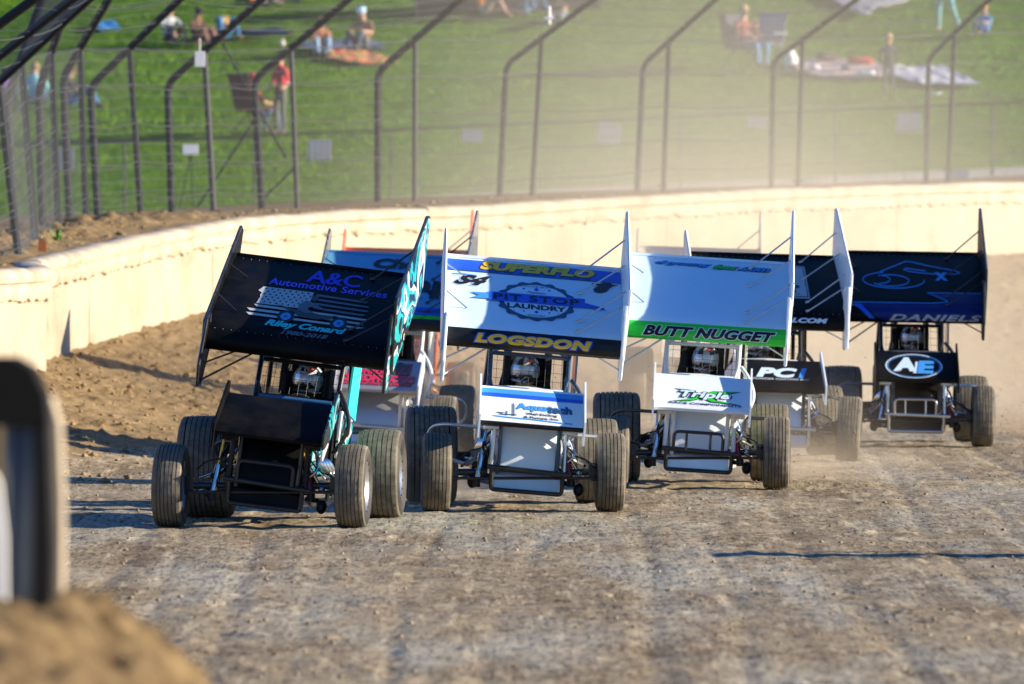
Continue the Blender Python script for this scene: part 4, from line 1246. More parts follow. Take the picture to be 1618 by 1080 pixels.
        t.tube([(s * .30, .06, .52), (s * .38, .10, .40), (s * .46, .06, .33)], .012, 6)
        B(t, 'brake_and_pump', m_dark)
        B(MB().tube(fillet([(s * .28, .05, .62), (s * .40, -.02, .50), (s * .50, .0, .48), (s * .58, .02, .40)], .1), .007, 6), 'brake_line', m_dark)
        # nose uprights (steering post and torsion housings)
        B(MB().tube([(s * .305, -.05, .70), (s * .315, -.06, .30)], .022, 10).tube([(s * .27, -.05, .69), (s * .40, -.04, .69)], .026, 10), 'torsion_housing', P.get('upright', m_chrome))
        B(MB().tube(fillet([(s * .30, -.02, .42), (s * .40, -.08, .50), (s * .36, .10, .62), (s * .30, .3, .66)], .08), .012, 8).tube([(s * .31, -.03, .55), (s * .44, .02, .36)], .014, 8).ell((s * .44, .0, .36), (.03, .03, .03), 8, 6), 'steering_link', m_chrome if s > 0 else m_dark)
        # nerf bars
        q = P.get('nerf', 'low')
        if q == 'low':
            pts = [(s * .33, 1.25, .60), (s * .58, 1.28, .60), (s * .63, 1.33, .53), (s * .52, 1.38, .38), (s * .36, 1.35, .34)]
        else:
            pts = [(s * .27, 1.15, .655), (s * .70, 1.30, .655), (s * .80, 1.42, .62), (s * .83, 1.5, .50), (s * .80, 1.5, .40), (s * .40, 1.5, .30)]
        B(MB().tube(fillet(pts, .08), .016, 10), 'nerf_bar', P.get('nerfm', m_blkt))
    # tail tank and rear bumper
    def tsec(y, hw, z0, z1): return [(hw * math.cos(a), y, (z0 + z1) / 2 + (z1 - z0) / 2 * math.sin(a)) for a in np.linspace(0, 2 * math.pi, 17)[:-1]]
    B(MB().loft([tsec(2.30, .18, .42, .80), tsec(2.36, .29, .34, .90), tsec(2.6, .32, .32, .95), tsec(2.95, .29, .36, .90), tsec(3.08, .18, .45, .78)]), 'tail_tank', P.get('tank', panel))
    B(MB().tube(fillet([(-.27, 2.5, .4), (-.30, 3.12, .45), (.30, 3.12, .45), (.27, 2.5, .4)], .12), .018, 10), 'rear_bumper', P.get('bumper', m_blkt))
    # driver
    dl = P.get('driver', 'driver in a silver and black helmet')
    hx = P.get('hx', 0.02)
    c0 = Matrix.Translation(root.location) @ Matrix.Rotation(-R(yaw), 4, 'Z') @ Matrix.Rotation(rr, 4, 'Y')
    dr = person_driver(dl, c0, hx, P)
    # nose wing
    nw_ = MB()
    prof = [(y, z) for y, z in NP] + [(.30, 1.018), (-.05, .85), (-.24, .735)]
    nw_.prism_x(prof, -.435, .435)
    nwo = B(nw_, 'nose_wing', P['nose'], smooth=40)
    for s in (-1, 1):
        pl = MB().prism_x([(-.34, .60), (-.36, .80), (.26, 1.13), (.36, 1.12), (.36, .93), (-.22, .60)], s * .4365, s * .452)
        pl.build('side_plate', P.get('noseside', P['board']) if s < 0 or 'noseside_r' not in P else P['noseside_r'], nwo, smooth=20)
        MB().tube([(s * .2, .02, .86), (s * .22, .05, .72)], .010, 6).build('wing_strut', m_alu, nwo)
        MB().tube([(s * .2, .24, .99), (s * .24, .28, .79)], .010, 6).build('wing_strut', m_alu, nwo)
    # top wing
    W = MB()
    under = [(2.36, 2.075), (2.1, 1.955), (1.8, 1.80), (1.5, 1.62), (1.25, 1.43), (1.10, 1.345)]
    W.prism_x(PROF + under, -.765, .765)
    wo = B(W, 'top_wing', wingc, smooth=50)
    MB().prism_x([(2.345, 2.094), (2.352, 2.118), (2.364, 2.118), (2.360, 2.0965)], -.765, .765).build('rear_lip', P.get('lip', wingc), wo, smooth=20)
    br, bl = P.get('board_r_in', P['board']), P['board']
    bo = P.get('board_r_out', P['board'])
    # right of the photo: the tall board; left: the low one. polygons in (y, z)
    R_top = [(.68, 1.93), (2.28, 2.60), (2.42, 2.60), (2.52, 2.02), (.98, 1.33), (.72, 1.72)]
    R_low = [(.74, 1.17), (.68, 1.36), (.70, 1.80), (1.05, 1.80), (1.12, 1.38), (.90, 1.17)]
    L_top = [(.90, 1.56), (2.52, 2.33), (2.62, 2.30), (2.56, 1.95), (.98, 1.30)]
    L_low = [(.74, 1.04), (.70, 1.20), (.88, 1.58), (1.05, 1.62), (1.18, 1.32), (.92, 1.04)]
    for nm, poly, x0, x1, mi, mo in (('side_board', R_top, .768, .792, br, bo), ('board_extension', R_low, .752, .7665, br, bo),
                                 ('side_board', L_top, -.768, -.790, bl, P.get('board_l_out', bl)), ('board_extension', L_low, -.752, -.7665, bl, P.get('board_l_out', bl))):
        b = MB().prism_x(poly, x0, x1, 0, 1, 2)
        # raised edge ribs
        b.build(nm, [mi, mo, P.get('board_edge', mi)], wo, smooth=20)
        o_ = .004 if x1 > 0 else -.004
        e = MB()
        for k in range(len(poly)):
            a, c_ = poly[k], poly[(k + 1) % len(poly)]
            e.tube([((x0 + x1) / 2, *a), ((x0 + x1) / 2, *c_)], .014, 6)
        e.build('board_rim', P.get('board_edge', mi), wo)
    ms = P.get('strut', m_alu)
    for (u, z, zt, ysh) in ((.40, 2.03, 2.36, .0), (.39, 1.86, 2.14, .0), (.38, 1.62, 1.92, .0), (.37, 1.53, 1.80, .05)):
        p = wing_pt(u, z, .005); yb = p.y + ysh
        MB().tube([p, (.768, yb + .02, zt)], .0075, 6).tube([p - Vector((.015, 0, 0)), p + Vector((.02, 0, .012))], .014, 6).build('wing_strut', ms, wo)
    for (u, z, zt) in ((-.60, 1.93, 1.99), (-.58, 1.66, 1.76)):
        p = wing_pt(u, z, .005)
        MB().tube([p, (-.768, p.y, zt + .04)], .0065, 6).build('wing_strut', ms, wo)
    MB().tube([(-.755, .90, 1.08), (-.38, 1.15, 1.345)], .009, 6).build('wing_strut', ms, wo)
    MB().tube([(-.755, 1.0, 1.22), (-.52, 1.15, 1.345)], .008, 6).build('wing_strut', ms, wo)
    MB().tube([(.755, .95, 1.24), (.56, 1.15, 1.345)], .008, 6).build('wing_strut', ms, wo)
    for s in (-1, 1):
        MB().tube([(s * .26, 1.5, 1.40), (s * .26, 1.5, 1.60)], .014, 8).build('wing_post', ms, wo)
        MB().tube([(s * .26, 1.98, 1.40), (s * .26, 2.05, 1.90)], .014, 8).build('wing_post', ms, wo)
    b = MB()
    for k in range(22):       # rivets and stone chips standing on the sheet
        u = -.70 + 1.4 * k / 21
        for z in (2.075, 1.51): 
            q = wing_pt(u, z, .002); b.ell(q, (.0035, .0035, .003), 6, 4)
    b.build('rivet_rows', m_alu, wo)
    # graphics: D(name, shape, where, at, level, material)
    if P.get('art'):
        def D(shape, at, lvl, m, on='wing', rot_=0.0, name='lettering', skew=0.0):
            mp, cu, pa = (wing_pt, WCUTS, wo) if on == 'wing' else (nose_pt, NCUTS, nwo)
            return decal(name, shape, mp, cu, .0025 + .0022 * lvl, m, pa, at, rot_, skew=skew)
        P['art'](D)
    return root

def person_driver(label, M, hx, P):
    o_ = Vector((hx, 1.78, .52))
    J = {k: Vector(v) for k, v in dict(pelvis=(0, 0, 0), spine=(0, .06, .16), chest=(0, .05, .36), neck=(0, -.01, .50), head=(0, -.04, .60), crown=(0, -.05, .68),
        shL=(-.17, .03, .42), elL=(-.20, -.18, .30), wrL=(-.14, -.32, .38), paL=(-.13, -.36, .40), shR=(.17, .03, .42), elR=(.20, -.18, .30), wrR=(.14, -.32, .38), paR=(.13, -.36, .40),
        hpL=(-.09, -.06, 0), knL=(-.13, -.50, .10), anL=(-.12, -.86, -.08), toL=(-.12, -.96, -.02), hpR=(.09, -.06, 0), knR=(.13, -.50, .10), anR=(.12, -.86, -.08), toR=(.12, -.96, -.02)).items()}
    z = {l: 0 for l in LINKS}
    for s in 'LR': z[('wr' + s, 'pa' + s)] = 1
    me = person_mesh('person', J, LINKS, RAD, z, [P.get('suit', m_suit), m_seat])
    b = MB()
    for s in 'LR':
        q = J['pa' + s]; sg = -1 if s == 'L' else 1
        for k, ln in enumerate((.05, .056, .054, .045)):
            a = q + Vector((0, -.01, .022 - .015 * k)); b.tube([a, a + Vector((-sg * .01, -.03, 0)), a + Vector((-sg * .04, -.035, 0)), a + Vector((-sg * .05, -.01, 0))], [.011, .011, .010, .008], 6, 1)
        b.tube([q + Vector((0, 0, .02)), q + Vector((-sg * .02, .01, .045)), q + Vector((-sg * .045, .0, .05))], [.012, .011, .009], 6, 1)
    bm = bmesh.new(); bm.from_mesh(me); vs = [bm.verts.new(p) for p in b.v]
    for f, mi in zip(b.f, b.m):
        nf = bm.faces.new([vs[i] for i in f]); nf.material_index = mi; nf.smooth = True
    bm.to_mesh(me); bm.free()
    o = link('person', me); o.matrix_world = M @ Matrix.Translation(o_)
    tag(o, label, 'person')
    hc = Vector((0, -.05, .645)); h = MB()
    h.ell(hc, (.128, .150, .140), 24, 16)
    v2 = []
    for v in h.v:
        q = Vector(v) - hc
        if q.y < 0 and q.z < 0: q.y *= 1.12
        if q.z < -.09: q.z = -.09 - (-.09 - q.z) * .3
        v2.append(tuple(q + hc))
    h.v = v2
    h.tube([hc + Vector((-.11, -.02, -.09)), hc + Vector((0, -.15, -.10)), hc + Vector((.11, -.02, -.09))], .014, 8)
    ho = h.build('helmet', P.get('helmet', m_hel), o)
    vz = MB(); n_ = 14
    for rw in range(4):
        for k in range(n_ + 1):
            a = -1.25 + 2.5 * k / n_; zz = .045 - .03 * rw
            r_ = math.sqrt(max(0, 1 - (zz / .140) ** 2))
            vz.v.append(tuple(hc + Vector((.134 * r_ * math.sin(a), -.162 * r_ * math.cos(a), zz))))
    for rw in range(3):
        for k in range(n_):
            i = rw * (n_ + 1) + k; vz.f.append((i, i + 1, i + n_ + 2, i + n_ + 1)); vz.m.append(0)
    vz.build('visor', m_visor, ho)
    MB().ell(hc + Vector((.03, -.150, .088)), (.030, .008, .012), 10, 6).build('badge', mat('red and white badge', (.8, .1, .08), .4), ho)
    MB().loft([[hc + Vector((x, -.145 + .4 * x * x, -.045 + dz)) for x, dz in ((-.06, 0), (.06, 0), (.05, .012), (-.05, .012))], [hc + Vector((x, -.178 + .4 * x * x, -.05 + dz)) for x, dz in ((-.06, 0), (.06, 0), (.05, .012), (-.05, .012))]]).build('chin_vent', m_seat, ho)
    return o
m_hel = pattern('silver and black helmet paint', [(.35, .36, .38), (.015, .015, .018), (.50, .51, .53), (.02, .02, .022)], 3.5, 1)

# ---- artwork of each car; positions are (across, height) in metres on the wing
c_ = lambda nm, col, **k: gloss('print ' + nm, col, .04, .4, .05, spec=.3, **k)
k_black = c_('black', (.008, .008, .010)); k_white = c_('white', (.60, .75, .87)); k_blue = c_('royal blue', (.015, .10, .62)); k_lblue = c_('sky blue', (.05, .30, .72))  # white print carries the same painted-in shade blue as the wings
k_gold = c_('gold', (.80, .48, .02)); k_navy = c_('navy', (.03, .07, .16)); k_teal = c_('teal', (.03, .60, .62)); k_grey = c_('pale grey', (.42, .46, .48)); k_dgrey = c_('mid grey', (.10, .13, .16))
k_green = c_('bright green', (.02, .52, .04)); k_red = c_('crimson', (.75, .02, .09)); k_yell = c_('yellow', (.80, .75, .05)); k_violet = c_('violet blue', (.09, .09, .80)); k_char = c_('charcoal', (.05, .055, .055)); k_orange = c_('orange', (.80, .16, .05))

def T(D, txt, w_, h_, at, lvl, m, on='wing', out=None, ow=.02, shear=0.0, bold=.0, space=1.0, skew=0.0):
    if out is not None:
        D(text2d(txt, w_, h_, bold + ow, shear, space), at, lvl, out, on, skew=skew)
        D(text2d(txt, w_, h_, bold, shear, space), at, lvl + 1, m, on, skew=skew)
    else:
        D(text2d(txt, w_, h_, bold, shear, space), at, lvl, m, on, skew=skew)

def art_lead(D):
    T(D, 'A&C', .44, .095, (.10, 2.0), 1, c_('deep blue', (.02, .03, .60)), out=k_violet, ow=.012)
    T(D, 'Automotive Services', .98, .052, (.08, 1.925), 1, k_violet, bold=.012, space=1.05)
    # flag: star field, stripes with torn left ends
    random.seed(5)
    L_, R_, top, bot = -.46, .50, 1.875, 1.64
    pts = [(L_ + .02, top)] + [(-.02, top)] + [(-.02, top - .135)] + [(L_ + random.uniform(-.01, .03), top - .135 + .135 * k / 8) for k in range(0, 8)]
    D(poly2d(pts), (0, 0), 1, k_grey, name='flag_field')
    for r_ in range(6):
        for q in range(8):
            cx = L_ + .05 + q * .05 + (.025 if r_ % 2 else 0); cy = top - .015 - r_ * .021
            if cx < -.03: D(poly2d([(cx + (.011 if k % 2 == 0 else .005) * math.cos(k * math.pi / 5 + math.pi / 2), cy + (.009 if k % 2 == 0 else .004) * math.sin(k * math.pi / 5 + math.pi / 2)) for k in range(10)]), (0, 0), 2, k_black, name='flag_star')
    for k in range(7):
        z1 = top - .008 - k * .034; z0 = z1 - .018; xl = .0 if k < 4 else L_ - random.uniform(.0, .05)
        D(poly2d([(xl, z1), (.2, z1 - .006), (R_ - random.uniform(0, .06), z1 - .012), (R_ - random.uniform(.02, .1), z0 - .008), (.2, z0 - .003), (xl + .03, z0)]), (0, 0), 1, k_grey if k >= 4 else k_dgrey, name='flag_stripe')
    # open-wheel quad with its rider
    for cx, cz in ((-.17, 1.66), (.27, 1.655)):
        D(disc2d(cx, cz, .070, .048), (0, 0), 3, k_black, name='emblem')
        D(disc2d(cx, cz, .042, .029), (0, 0), 4, k_lblue, name='emblem'); D(disc2d(cx, cz, .014, .010), (0, 0), 5, k_dgrey, name='emblem')
    D(poly2d([(-.28, 1.745), (-.10, 1.72), (.0, 1.715), (.16, 1.70), (.24, 1.715), (.19, 1.68), (.08, 1.665), (-.06, 1.67), (-.12, 1.70)]), (0, 0), 4, k_char, name='emblem')
    D(poly2d([(-.09, 1.72), (-.10, 1.76), (-.05, 1.80), (.0, 1.79), (.10, 1.755), (.13, 1.74), (.05, 1.745), (.0, 1.755), (-.02, 1.735), (.04, 1.71), (-.02, 1.70)]), (0, 0), 5, k_dgrey, name='emblem')
    D(disc2d(.01, 1.825, .028, .024), (0, 0), 5, k_char, name='emblem')
    T(D, 'Riley Conard', .66, .058, (.02, 1.588), 6, k_teal, bold=.03, shear=.35)
    T(D, '1980-2018', .38, .032, (.03, 1.535), 6, k_dgrey, bold=.02, shear=.35)

def art_laundry(D):
    D(poly2d([(-.76, 1.985), (.76, 1.985), (.76, 2.075), (-.76, 2.075)]), (0, 0), 0, k_blue, name='stripe')
    D(poly2d([(-.76, 1.975), (.76, 1.975), (.76, 1.984), (-.76, 1.984)]), (0, 0), 0, k_navy, name='stripe')
    T(D, 'SUPERFLO', .98, .062, (.03, 2.035), 1, k_gold, out=k_black, ow=.035, shear=.25, bold=.055, space=1.04)
    T(D, 'G R A P H I C S', .90, .014, (.05, 1.993), 1, k_navy)
    T(D, 'S4', .30, .075, (-.54, 1.90), 1, k_black, out=k_white, ow=.035, shear=.6, bold=.05)
    D(line2d([(-.71, 1.945), (-.62, 1.95), (-.5, 1.943)], .010), (0, 0), 1, k_lblue, name='stripe')
    T(D, '8', .13, .075, (.60, 1.93), 1, k_black, out=k_navy, ow=.05, shear=.6, bold=.06)
    D(poly2d([(.50, 1.96), (.74, 1.965), (.68, 1.945), (.52, 1.945)]), (0, 0), 1, k_black, name='stripe')
    D(disc2d(.02, 1.765, .335, .160, 96, .045, 16), (0, 0), 1, k_navy, name='emblem')
    D(disc2d(.02, 1.765, .285, .136, 64), (0, 0), 2, k_white, name='emblem')
    D(poly2d([(-.55, 1.800), (-.27, 1.803), (-.27, 1.755), (-.55, 1.750), (-.48, 1.776)]), (0, 0), 3, k_lblue, name='ribbon')
    D(poly2d([(.60, 1.755), (.34, 1.800), (.34, 1.750), (.62, 1.735)]), (0, 0), 3, k_blue, name='ribbon')
    D(poly2d([(-.39, 1.740), (.44, 1.740), (.44, 1.815), (-.39, 1.815)]), (0, 0), 4, k_blue, name='ribbon')
    T(D, 'PIT STOP', .74, .048, (.02, 1.777), 5, k_black, bold=.015, space=1.1)
    T(D, 'LAUNDRY', .50, .038, (.02, 1.712), 3, k_black, bold=.03)
    T(D, 'Premium', .16, .020, (.02, 1.835), 3, k_navy, shear=.4)
    for r_, (z, w0) in enumerate(((1.862, .020), (1.672, .016))):
        for x, s in ((-.17, .4), (-.09, .7), (.02, 1.25), (.13, .7), (.21, .4)):
            D(poly2d([(x - w0 * s, z), (x, z + w0 * s * .7), (x + w0 * s, z), (x, z - w0 * s * .7)]), (0, 0), 3, k_blue, name='emblem')
    T(D, 'LET US DO YOUR DIRTY WORK', .40, .013, (.02, 1.885), 3, k_navy)
    T(D, 'SINCE 2007', .15, .014, (.02, 1.642), 3, k_navy)
    D(poly2d([(-.765, 1.336), (.765, 1.336), (.765, 1.498), (-.765, 1.498)]), (0, 0), 0, k_black, name='stripe')
    T(D, 'LOGSDON', .98, .068, (.0, 1.425), 1, k_gold, out=k_blue, ow=.065, shear=.2, bold=.05, space=1.06)
    T(D, 'LOGSDON', .98, .068, (.0, 1.425), 3, k_gold, shear=.2, bold=.035, space=1.06)
    D(poly2d([(-.432, .975), (.432, .975), (.432, 1.012), (-.432, 1.012)]), (0, 0), 0, k_lblue, 'nose', name='stripe')
    D(poly2d([(-.432, .945), (.432, .945), (.432, .973), (-.432, .973)]), (0, 0), 0, k_blue, 'nose', name='stripe')
    D(poly2d([(-.434, .711), (.434, .711), (.434, .748), (-.434, .748)]), (0, 0), 0, k_black, 'nose', name='stripe')
    T(D, 'Aquatech', .46, .062, (.10, .875), 1, k_lblue, 'nose', bold=.03)
    T(D, 'tech', .20, .055, (.235, .873), 2, k_navy, 'nose', bold=.03)
    T(D, 'Well Drilling', .26, .022, (.08, .824), 1, k_black, 'nose', bold=.02)
    T(D, '& Pumps, Inc.', .30, .022, (.08, .796), 1, k_black, 'nose', bold=.02)
    D(line2d([(-.33, .79), (-.2, .785), (0, .783), (.20, .775), (.34, .772)], .008), (0, 0), 1, k_lblue, 'nose', name='stripe')
    for x0, x1, z0, z1 in ((-.30, -.24, .815, .822), (-.28, -.20, .803, .81), (-.22, -.21, .80, .835), (-.20, -.13, .805, .812), (-.165, -.155, .80, .90), (-.15, -.145, .80, .89)):
        D(poly2d([(x0, z0), (x1, z0), (x1, z1), (x0, z1)]), (0, 0), 1, k_navy, 'nose', name='emblem')

def art_green(D):
    T(D, 'deyoung', .52, .040, (-.23, 2.035), 1, k_lblue, out=k_black, ow=.05, shear=.5, bold=.02, space=1.0)
    T(D, 'fuez', .22, .036, (.17, 2.030), 1, k_green, out=k_black, ow=.06, shear=.5, bold=.04)
    T(D, '.com', .30, .034, (.44, 2.026), 1, k_lblue, out=k_black, ow=.05, shear=.5, bold=.02)
    D(poly2d([(-.765, 1.336), (.765, 1.336), (.765, 1.495), (-.765, 1.495)]), (0, 0), 0, k_green, name='stripe')
    T(D, 'BUTT NUGGET', 1.22, .082, (.04, 1.415), 1, k_black, out=k_white, ow=.045, shear=.35, bold=.04, space=1.05)
    D(poly2d([(-.27, .905), (-.12, .900), (.0, .868), (.10, .900), (.36, .905), (.20, .87), (.10, .85), (.14, .82), (.36, .79), (.08, .80), (.0, .828), (-.10, .80), (-.29, .79), (-.10, .825), (-.06, .85), (-.12, .88)]), (0, 0), 1, k_black, 'nose', name='emblem')
    D(poly2d([(-.24, .900), (-.12, .895), (.0, .862), (.10, .895), (.32, .900), (.19, .872), (.085, .85), (.125, .815), (.32, .795), (.085, .805), (.0, .834), (-.09, .805), (-.25, .795), (-.09, .825), (-.05, .85), (-.11, .88)]), (0, 0), 2, k_green, 'nose', name='emblem')
    T(D, 'Triple', .46, .070, (.03, .85), 3, k_white, 'nose', out=k_black, ow=.06, shear=.25, bold=.02)
    T(D, 'RACE COMPONENTS', .66, .018, (.03, .780), 1, k_navy, 'nose', bold=.02)

def art_speed(D):
    D(poly2d([(-.20, 1.66), (.42, 1.66), (.43, 1.99), (-.20, 1.99)]), (0, 0), 1, k_grey, name='emblem')
    D(poly2d([(-.185, 1.672), (.405, 1.672), (.415, 1.978), (-.185, 1.978)]), (0, 0), 2, k_black, name='emblem')
    D(poly2d([(-.175, 1.679), (.395, 1.679), (.405, 1.971), (-.175, 1.971)]), (0, 0), 3, k_grey, name='emblem')
    D(poly2d([(.05, 1.95), (.14, 1.90), (.23, 1.945), (.18, 1.88), (.12, 1.855), (.02, 1.87)]), (0, 0), 4, k_black, name='emblem')
    D(disc2d(.11, 1.83, .035, .03), (0, 0), 4, k_black, name='emblem')
    T(D, 'SPEED', .46, .038, (.10, 1.775), 4, k_black, bold=.04); T(D, 'TOWN', .40, .034, (.08, 1.730), 4, k_black, bold=.04); T(D, 'PERFORMANCE', .46, .012, (.10, 1.698), 4, k_black)
    T(D, 'SPEEDTOWN.COM', 1.10, .045, (.02, 1.44), 1, k_white, shear=.25, bold=.04)
    T(D, 'PC', .40, .085, (-.03, .905), 1, k_white, 'nose', shear=.3, bold=.05, space=1.05)
    T(D, 'I', .075, .085, (.235, .905), 2, k_lblue, 'nose', shear=.3, bold=.05)
    T(D, 'POWDER COATING INC', .58, .018, (.0, .842), 1, k_grey, 'nose', shear=.3, bold=.02)

def art_fifty(D):
    m = k_lblue; t = .011
    el = [(-.20 + .28 * math.cos(a), 1.80 + .075 * math.sin(a)) for a in np.linspace(2.2, 6.6, 30)]
    D(line2d([(-.20 + .34 * math.cos(a) , 1.795 + .088 * math.sin(a)) for a in np.linspace(1.9, 6.35, 34)], t), (0, 0), 1, m, name='emblem')
    D(line2d([(-.24 + .21 * math.cos(a), 1.79 + .062 * math.sin(a)) for a in np.linspace(-2.6, 2.2, 24)], t), (0, 0), 1, m, name='emblem')
    D(line2d([(-.36 + .12 * math.cos(a), 1.80 + .045 * math.sin(a)) for a in np.linspace(-1.6, 1.6, 14)], t), (0, 0), 1, m, name='emblem')
    D(line2d([(-.34, 1.885), (-.05, 2.0), (.02, 1.995), (.20, 1.955), (.50, 1.905), (.54, 1.885), (.48, 1.868), (.22, 1.868), (.0, 1.888), (-.08, 1.91), (-.05, 1.925), (.16, 1.90)], t), (0, 0), 1, m, name='emblem')
    T(D, 'x', .13, .085, (.33, 1.84), 2, m, bold=.02)
    D(poly2d([(-.76, 1.545), (.32, 1.545), (.40, 1.56), (.16, 1.66), (.76, 1.66), (.76, 1.36), (-.3, 1.36), (-.42, 1.40), (-.52, 1.50), (-.60, 1.535), (-.76, 1.54)]), (0, 0), 1, c_('midnight blue', (.004, .010, .11)), name='stripe')
    D(poly2d([(-.66, 1.535), (-.58, 1.535), (-.42, 1.38), (-.48, 1.38)]), (0, 0), 2, k_blue, name='stripe')
    D(line2d([(-.74, 1.55), (.20, 1.55), (.38, 1.565), (.34, 1.59), (.16, 1.662), (.75, 1.662)], .008), (0, 0), 2, m, name='stripe')
    D(line2d([(-.76, 1.535), (-.62, 1.51), (-.48, 1.39)], .007), (0, 0), 2, m, name='stripe')
    T(D, 'DANIELS', 1.0, .062, (.24, 1.395), 2, k_grey, shear=.3, bold=.02, space=1.1)
    D(ring2d(-.03, .875, .31, .125, .016), (0, 0), 1, k_white, 'nose', name='emblem'); D(ring2d(-.03, .875, .285, .112, .008), (0, 0), 1, k_lblue, 'nose', name='emblem')
    T(D, 'A', .20, .125, (-.13, .89), 2, k_white, 'nose', bold=.06, shear=.12)
    D(poly2d([(-.01, .92), (.05, .92), (.03, .80), (-.045, .80), (-.02, .86)]), (0, 0), 1, k_white, 'nose', name='emblem')
    T(D, 'E', .17, .12, (.10, .862), 3, k_lblue, 'nose', bold=.04, shear=.12)

def art_chiro(D):
    T(D, 'Chu', .46, .09, (-.02, 2.0), 1, k_black, out=k_lblue, ow=.02, shear=.2, bold=.05)
    T(D, 'an', .36, .145, (.40, 1.755), 1, k_black, out=k_lblue, ow=.016, shear=.05, bold=.07, space=1.1)
    D(poly2d([(-.765, 1.50), (.765, 1.50), (.765, 1.575), (-.765, 1.575)]), (0, 0), 1, k_blue, name='stripe')
    T(D, 's', .07, .045, (.20, 1.535), 2, k_yell, bold=.05); D(line2d([(.30, 1.54), (.42, 1.53), (.55, 1.55)], .02), (0, 0), 2, k_navy, name='stripe')
    D(poly2d([(-.765, 1.455), (.765, 1.455), (.765, 1.498), (-.765, 1.498)]), (0, 0), 1, k_char, name='stripe')
    T(D, 'ess', .42, .030, (.42, 1.477), 2, k_green, shear=.3, bold=.05)
    D(poly2d([(-.765, 1.336), (.765, 1.336), (.765, 1.453), (-.765, 1.453)]), (0, 0), 1, k_black, name='stripe')
    T(D, 'MONROE', .37, .042, (-.10, .905), 2, k_red, 'nose', out=k_char, ow=.06, bold=.03)
    T(D, 'CHIROPRACTIC', .76, .062, (.0, .840), 2, k_red, 'nose', out=k_char, ow=.06, bold=.04)
    T(D, 'ALTERNATIVE MEDICINE', .72, .022, (.0, .787), 2, k_red, 'nose', out=k_char, ow=.06, bold=.02)
    D(poly2d([(.10, .885), (.33, .885), (.34, 1.0), (.11, 1.0)]), (0, 0), 1, k_char, 'nose', name='emblem')
    D(line2d([(.13, .90), (.13, .985), (.18, .985)], .009), (0, 0), 2, k_grey, 'nose', name='emblem'); D(line2d([(.26, .985), (.32, .985), (.32, .90), (.25, .90)], .010), (0, 0), 2, k_red, 'nose', name='emblem')
    D(line2d([(.24, .96), (.25, .945), (.23, .925), (.21, .905), (.22, .89)], .013), (0, 0), 2, k_red, 'nose', name='emblem'); D(disc2d(.21, .985, .035, .024), (0, 0), 2, k_char, 'nose', name='emblem')

teal_pat = pattern('teal, white and black swirl paint', [(.01, .01, .014), (.02, .52, .55), (.70, .74, .76), (.012, .012, .016), (.02, .55, .58), (.012, .012, .016)], 1.7, 1)
green_pat = pattern('white and green splash paint', [(.76, .77, .76), (.02, .52, .04), (.76, .77, .76), (.01, .01, .012), (.76, .77, .76)], 5, 3)
blue_pat = pattern('blue, white and black splash paint', [(.01, .01, .02), (.02, .08, .50), (.012, .012, .02), (.6, .62, .66), (.02, .06, .40)], 6, 3)
speck_pat = pattern('black and silver speckle', [(.01, .01, .012), (.10, .13, .16), (.01, .01, .012), (.3, .33, .36), (.01, .01, .012)], 26, 1)
wht_pat = pattern('white and sky blue paint', [(.78, .79, .8), (.78, .79, .8), (.05, .30, .70), (.78, .79, .8)], 4, 3)
m_silver = gloss('silver panel', (.42, .43, .46), .2, .3, .3, metal=.5)
m_orange = gloss('orange red paint', (.75, .14, .05), .15)
m_tan = gloss('dusty off white paint', (.60, .55, .46), .5)
m_slate = gloss('slate blue grey paint', (.10, .33, .56), .05, coat=.05, spec=.3)
m_green = gloss('green paint', (.02, .42, .03), .1)

sprint_car(414, 68.4, 5.4, 7.0, 'black sprint car leading at the left, teal edges, grey flag on its tilted wing',
    dict(tube=m_blkt, panel=m_blk, wing=m_blk, board=m_blk, board_r_out=teal_pat, board_edge=m_blkt, hood=m_blk, lower=m_blk, cowl=m_blk, cowltube=gloss('deep blue tube', (.02, .12, .30)), side=m_blk, side_r=teal_pat, guard=k_teal, nose=m_blk,
         noseside=m_blk, noseside_r=teal_pat, strut=m_blkt, hoopbars=False, rim=m_alu, shockrod=m_gold, rods=m_chrome, duct=m_blkt, nerfm=m_blkt, upright=m_dark, art=art_lead, board_l_out=m_slate, driver='driver in a black helmet with a red badge in the leading black car', hx=.03,
         helmet=pattern('black and white helmet paint', [(.01, .01, .012), (.55, .56, .58), (.015, .015, .02), (.02, .02, .02)], 7, 1.5)))
sprint_car(827, 72.1, -2.0, 4.8, 'white sprint car with a blue laundry emblem on its wing and a white nose',
    dict(tube=m_navy, panel=m_wht, wing=m_whw, board=m_wht, board_r_out=wht_pat, hood=m_wht, cowl=m_wht, side=m_wht, side_r=m_wht, guard=m_navy, nose=m_wht, strut=m_alu, hoop=False, bumper=m_blkt, lower=m_silver, nerf='high', nerfm=m_alu, rods=m_blkt, duct=m_navy, art=art_laundry,
         lip=m_wht, tank=m_wht, driver='driver in a bright silver helmet in the white car with the laundry emblem', hx=-.02, suit=m_suitr))
sprint_car(1100, 78.2, .6, 3.7, 'white sprint car with a bright green strip along the front of its wing',
    dict(tube=m_whtt, panel=m_wht, wing=m_whw, board=m_wht, board_r_out=green_pat, hood=m_wht, cowl=m_wht, side=m_wht, side_r=green_pat, guard=green_pat, nose=m_wht, strut=m_alu, bumper=m_blkt, lower=m_alu, nerf='high', nerfm=m_blkt, rods=m_blkt, duct=m_whtt, shockrod=m_gold, upright=m_whtt, art=art_green,
         driver='driver in a dark helmet with a wide mirrored visor in the white and green car', hx=.03))
